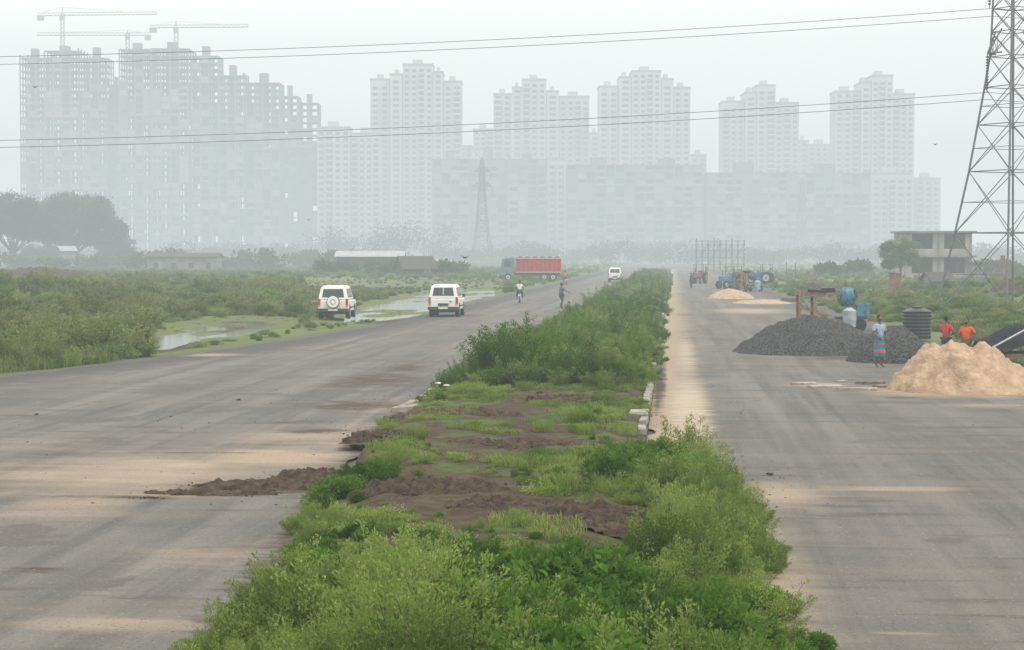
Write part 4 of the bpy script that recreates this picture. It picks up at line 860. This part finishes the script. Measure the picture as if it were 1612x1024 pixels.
def skeleton(name,sections,D,rz=0,fill=.62,top=6):
    cx=(min(s[0] for s in sections)+max(s[1] for s in sections))/2; b=MB(); fl=3.1
    for (p0,p1,yt,off,dp) in sections:
        x0=(p0-cx)/F*D; x1=(p1-cx)/F*D-.2; h=zfor(yt,D); nf=int(h/fl); nb=max(2,round((x1-x0)/4.2)); rows=4
        for k in range(1,nf+1): b.box(x0,x1,off,off+dp,k*fl-.32,k*fl,0)
        for i in range(nb+1):
            xc=x0+.3+(x1-x0-.6)*i/nb
            tall=random.random()<.3
            for r in range(rows):
                yc=off+.3+(dp-.6)*r/(rows-1); b.box(xc-.3,xc+.3,yc-.29,yc+.29,0,(nf+(.4 if tall else 0))*fl+.002,0)
        b.box(x0+(x1-x0)*.35,x0+(x1-x0)*.6,off+dp*.35,off+dp*.65,0,h+2.5,0)
        for k in range(nf):
            for i in range(nb):
                pr_=fill if k<nf-top else .15
                xa=x0+.6+(x1-x0-.6)*i/nb; xb=x0+(x1-x0-.6)*(i+1)/nb
                if random.random()<pr_: b.box(xa+.02,xb-.02,off+.1,off+.28,k*fl+.01,k*fl+(1.0 if random.random()<.4 else 2.7),random.choice([0,1]))
                if random.random()<pr_+.25 and k<nf-min(3,top): b.box(xa+.02,xb-.02,off+dp*.5,off+dp*.5+.2,k*fl+.01,k*fl+2.7,0)
    return b.build(name,[tc2,mat('tower_brick',(.34,.30,.27),.9,.15,.1)],loc=at(cx,D),rz=YAW+rz)
skeleton('unfinished_tower_block',[(32,72,84,2,16),(72,128,80,0,20),(128,170,82,3,16),(170,188,128,6,10)],900)
skeleton('unfinished_tower_block',[(188,240,75,2,18),(240,300,74,0,22),(300,345,80,3,16),(345,386,110,1,18),(386,441,122,4,18)],890)
skeleton('unfinished_tower_block',[(441,470,142,2,16),(470,501,155,5,14)],930)
D=980
finished('apartment_tower',[(583,614,127,3,18),(614.5,634,120,0,24),(634.5,682,104,2,22),(682.5,698,116,1,22),(698.5,727,130,4,18)],D)
finished('apartment_tower',[(777,806,150,3,18),(806.5,822,140,1,22),(822.5,860,128,0,24),(860.5,880,146,1,22),(880.5,928,154,3,20)],D+20)
finished('apartment_tower',[(943,974,138,3,18),(974.5,994,124,1,22),(994.5,1040,115,0,24),(1040.5,1060,127,1,22),(1060.5,1087,140,3,18)],D)
finished('apartment_tower',[(1137,1172,162,3,18),(1172.5,1190,148,1,22),(1190.5,1220,137,0,24),(1220.5,1258,164,3,18)],D+30)
finished('apartment_tower',[(1315,1354,146,3,18),(1354.5,1370,132,1,22),(1370.5,1404,122,0,24),(1404.5,1440,150,3,18)],D+10)
finished('apartment_block',[(500,552,203,0,16),(552.5,598,212,3,14)],920)
for p0,p1,yt,DD in ((745,778,206,1060),(700,744,232,1065),(928,944,212,1060),(1088,1112,246,1060),(1272,1312,230,1060),(1258,1272,224,1065),(1440,1480,283,1000)):
    finished('apartment_block',[(p0,p1,yt,0,14)],DD)
skeleton('unfinished_apartment_block',[(680,740,246,0,16),(740,800,240,3,14),(800,862,250,0,16)],860,0,.93,0)
finished('apartment_block',[(862,890,252,0,14)],880)
skeleton('unfinished_apartment_block',[(892,1000,256,0,16),(1000,1108,258,3,14)],850,0,.93,0)
skeleton('unfinished_apartment_block',[(1112,1240,264,0,16),(1240,1372,266,3,14)],860,0,.93,0)
finished('apartment_block',[(1372,1436,275,0,14)],900)
def crane(px,D,ybase,ytop,yj,pj0,pj1):
    b=MB(); z0=zfor(ybase,D); z1=zfor(ytop,D); zj=zfor(yj,D); w=.8; t=.13
    z=z0-12
    while z<zj:
        for s in ((-1,-1),(1,-1),(1,1),(-1,1)): b.cyl((s[0]*w,s[1]*w,z),(s[0]*w,s[1]*w,z+2),t,t,4,0,False)
        b.cyl((-w,-w,z),(w,-w,z+2),t*.7,t*.7,4,0,False); b.cyl((w,w,z),(-w,w,z+2),t*.7,t*.7,4,0,False); b.cyl((-w,w,z+2),(-w,-w,z),t*.7,t*.7,4,0,False); z+=2
    xa=(pj0-px)/F*D; xb=(pj1-px)/F*D; x=xa
    while x<xb:
        x2=min(x+2.2,xb)
        for p in ((-.6,0),(.6,0),(0,1.3)): b.cyl((x,p[0],zj+p[1]),(x2,p[0],zj+p[1]),t,t,4,0,False)
        b.cyl((x,-.6,zj),((x+x2)/2,0,zj+1.3),t*.6,t*.6,4,0,False); b.cyl(((x+x2)/2,0,zj+1.3),(x2,.6,zj),t*.6,t*.6,4,0,False); x=x2
    for s in (-.5,.5): b.cyl((s,0,zj),(0,0,z1),t,t,4,0,False)
    b.cyl((0,0,z1),(xb*.7,0,zj+1.2),.06,.06,4,0,False); b.cyl((0,0,z1),(xa*.85,0,zj+1.2),.06,.06,4,0,False)
    s=xa if abs(xa)<abs(xb) else xb; b.box(min(s,s*.75),max(s,s*.75),-.7,.7,zj-2.2,zj-.1,0); b.box(-.9,.9,-1.9,-.8,zj-2.2,zj-.1,0)
    b.build('tower_crane',[mat('crane_steel',(.38,.34,.28),.6)],loc=at(px,D),rz=YAW+random.uniform(-.1,.1))
crane(102,905,84,14,27,62,252); crane(280,895,78,36,46,238,394); crane(204,915,120,50,58,62,240)
b=MB()
for px,py,D,s in ((732,406,110,.35),(58,139,130,.25),(1470,229,150,.2),(486,347,200,.25)):
    c=Vector(at(px,D,zfor(py,D))); b.ell(c,(.10*s/.3,.05*s/.3,.04*s/.3),8,6); 
    for k in (-1,1): b.quad([c+Vector((-.05,0,.01)),c+Vector((.06,0,.01)),c+Vector((.04+k*.05+k*s*.6,k*.05,.12)),c+Vector((-.02+k*s*.6,k*.05,.10))])
b.build('flying_birds',[hairm])
# ---------------------------------------------------------------- haze, sky, sun, camera
def haze(name,bx,SG,col):
    hb=MB(); hb.box(*bx); m=bpy.data.materials.new(name+'_glowing_air'); m.use_nodes=True; n=m.node_tree.nodes; l=m.node_tree.links; n.clear()
    out=n.new('ShaderNodeOutputMaterial'); ab=n.new('ShaderNodeVolumeAbsorption'); em=n.new('ShaderNodeEmission'); ad=n.new('ShaderNodeAddShader')
    ab.inputs['Color'].default_value=(0,0,0,1); ab.inputs['Density'].default_value=SG; em.inputs['Color'].default_value=(*col,1); em.inputs['Strength'].default_value=SG  # volume glows by itself, emission standing in for daylight scattered by haze
    l.new(ab.outputs[0],ad.inputs[0]); l.new(em.outputs[0],ad.inputs[1]); l.new(ad.outputs[0],out.inputs['Volume']); hb.build(name,[m])
haze('haze',(-1500,1500,-200,1100,-8,126),.00142,(.70,.765,.765))
haze('ground_haze',(-1300,1300,340,1090,-6,60),.0010,(.55,.64,.665))
SE=math.radians(55); SA=math.radians(120)
w=bpy.data.worlds.new('World'); scene.world=w; w.use_nodes=True; n=w.node_tree.nodes; l=w.node_tree.links; bg=n['Background']
sky=n.new('ShaderNodeTexSky'); sky.sky_type='NISHITA'; sky.sun_disc=False; sky.sun_elevation=SE; sky.sun_rotation=SA; sky.dust_density=6; sky.air_density=1.5
hs=n.new('ShaderNodeMix'); hs.data_type='RGBA'; hs.inputs['Factor'].default_value=.82; l.new(sky.outputs[0],hs.inputs[6]); hs.inputs[7].default_value=(22.5,22.2,21.3,1)
l.new(hs.outputs[2],bg.inputs['Color']); bg.inputs['Strength'].default_value=.1
sl=bpy.data.lights.new('sun','SUN'); sl.energy=1.5; sl.angle=math.radians(10); sl.color=(1,.92,.80); so=link(bpy.data.objects.new('sun',sl))
sd=Vector((math.sin(SA)*math.cos(SE),math.cos(SA)*math.cos(SE),math.sin(SE))); so.rotation_euler=sd.to_track_quat('Z','Y').to_euler()
cam=bpy.data.cameras.new('camera'); co=link(bpy.data.objects.new('camera',cam)); co.location=(0,0,H); co.rotation_euler=(math.pi/2-PIT,0,YAW); cam.sensor_width=36; cam.lens=36*F/1612; cam.clip_end=6000; cam.clip_start=.1
scene.camera=co
scene.view_settings.view_transform='Standard'; scene.view_settings.look='None'; scene.view_settings.exposure=0
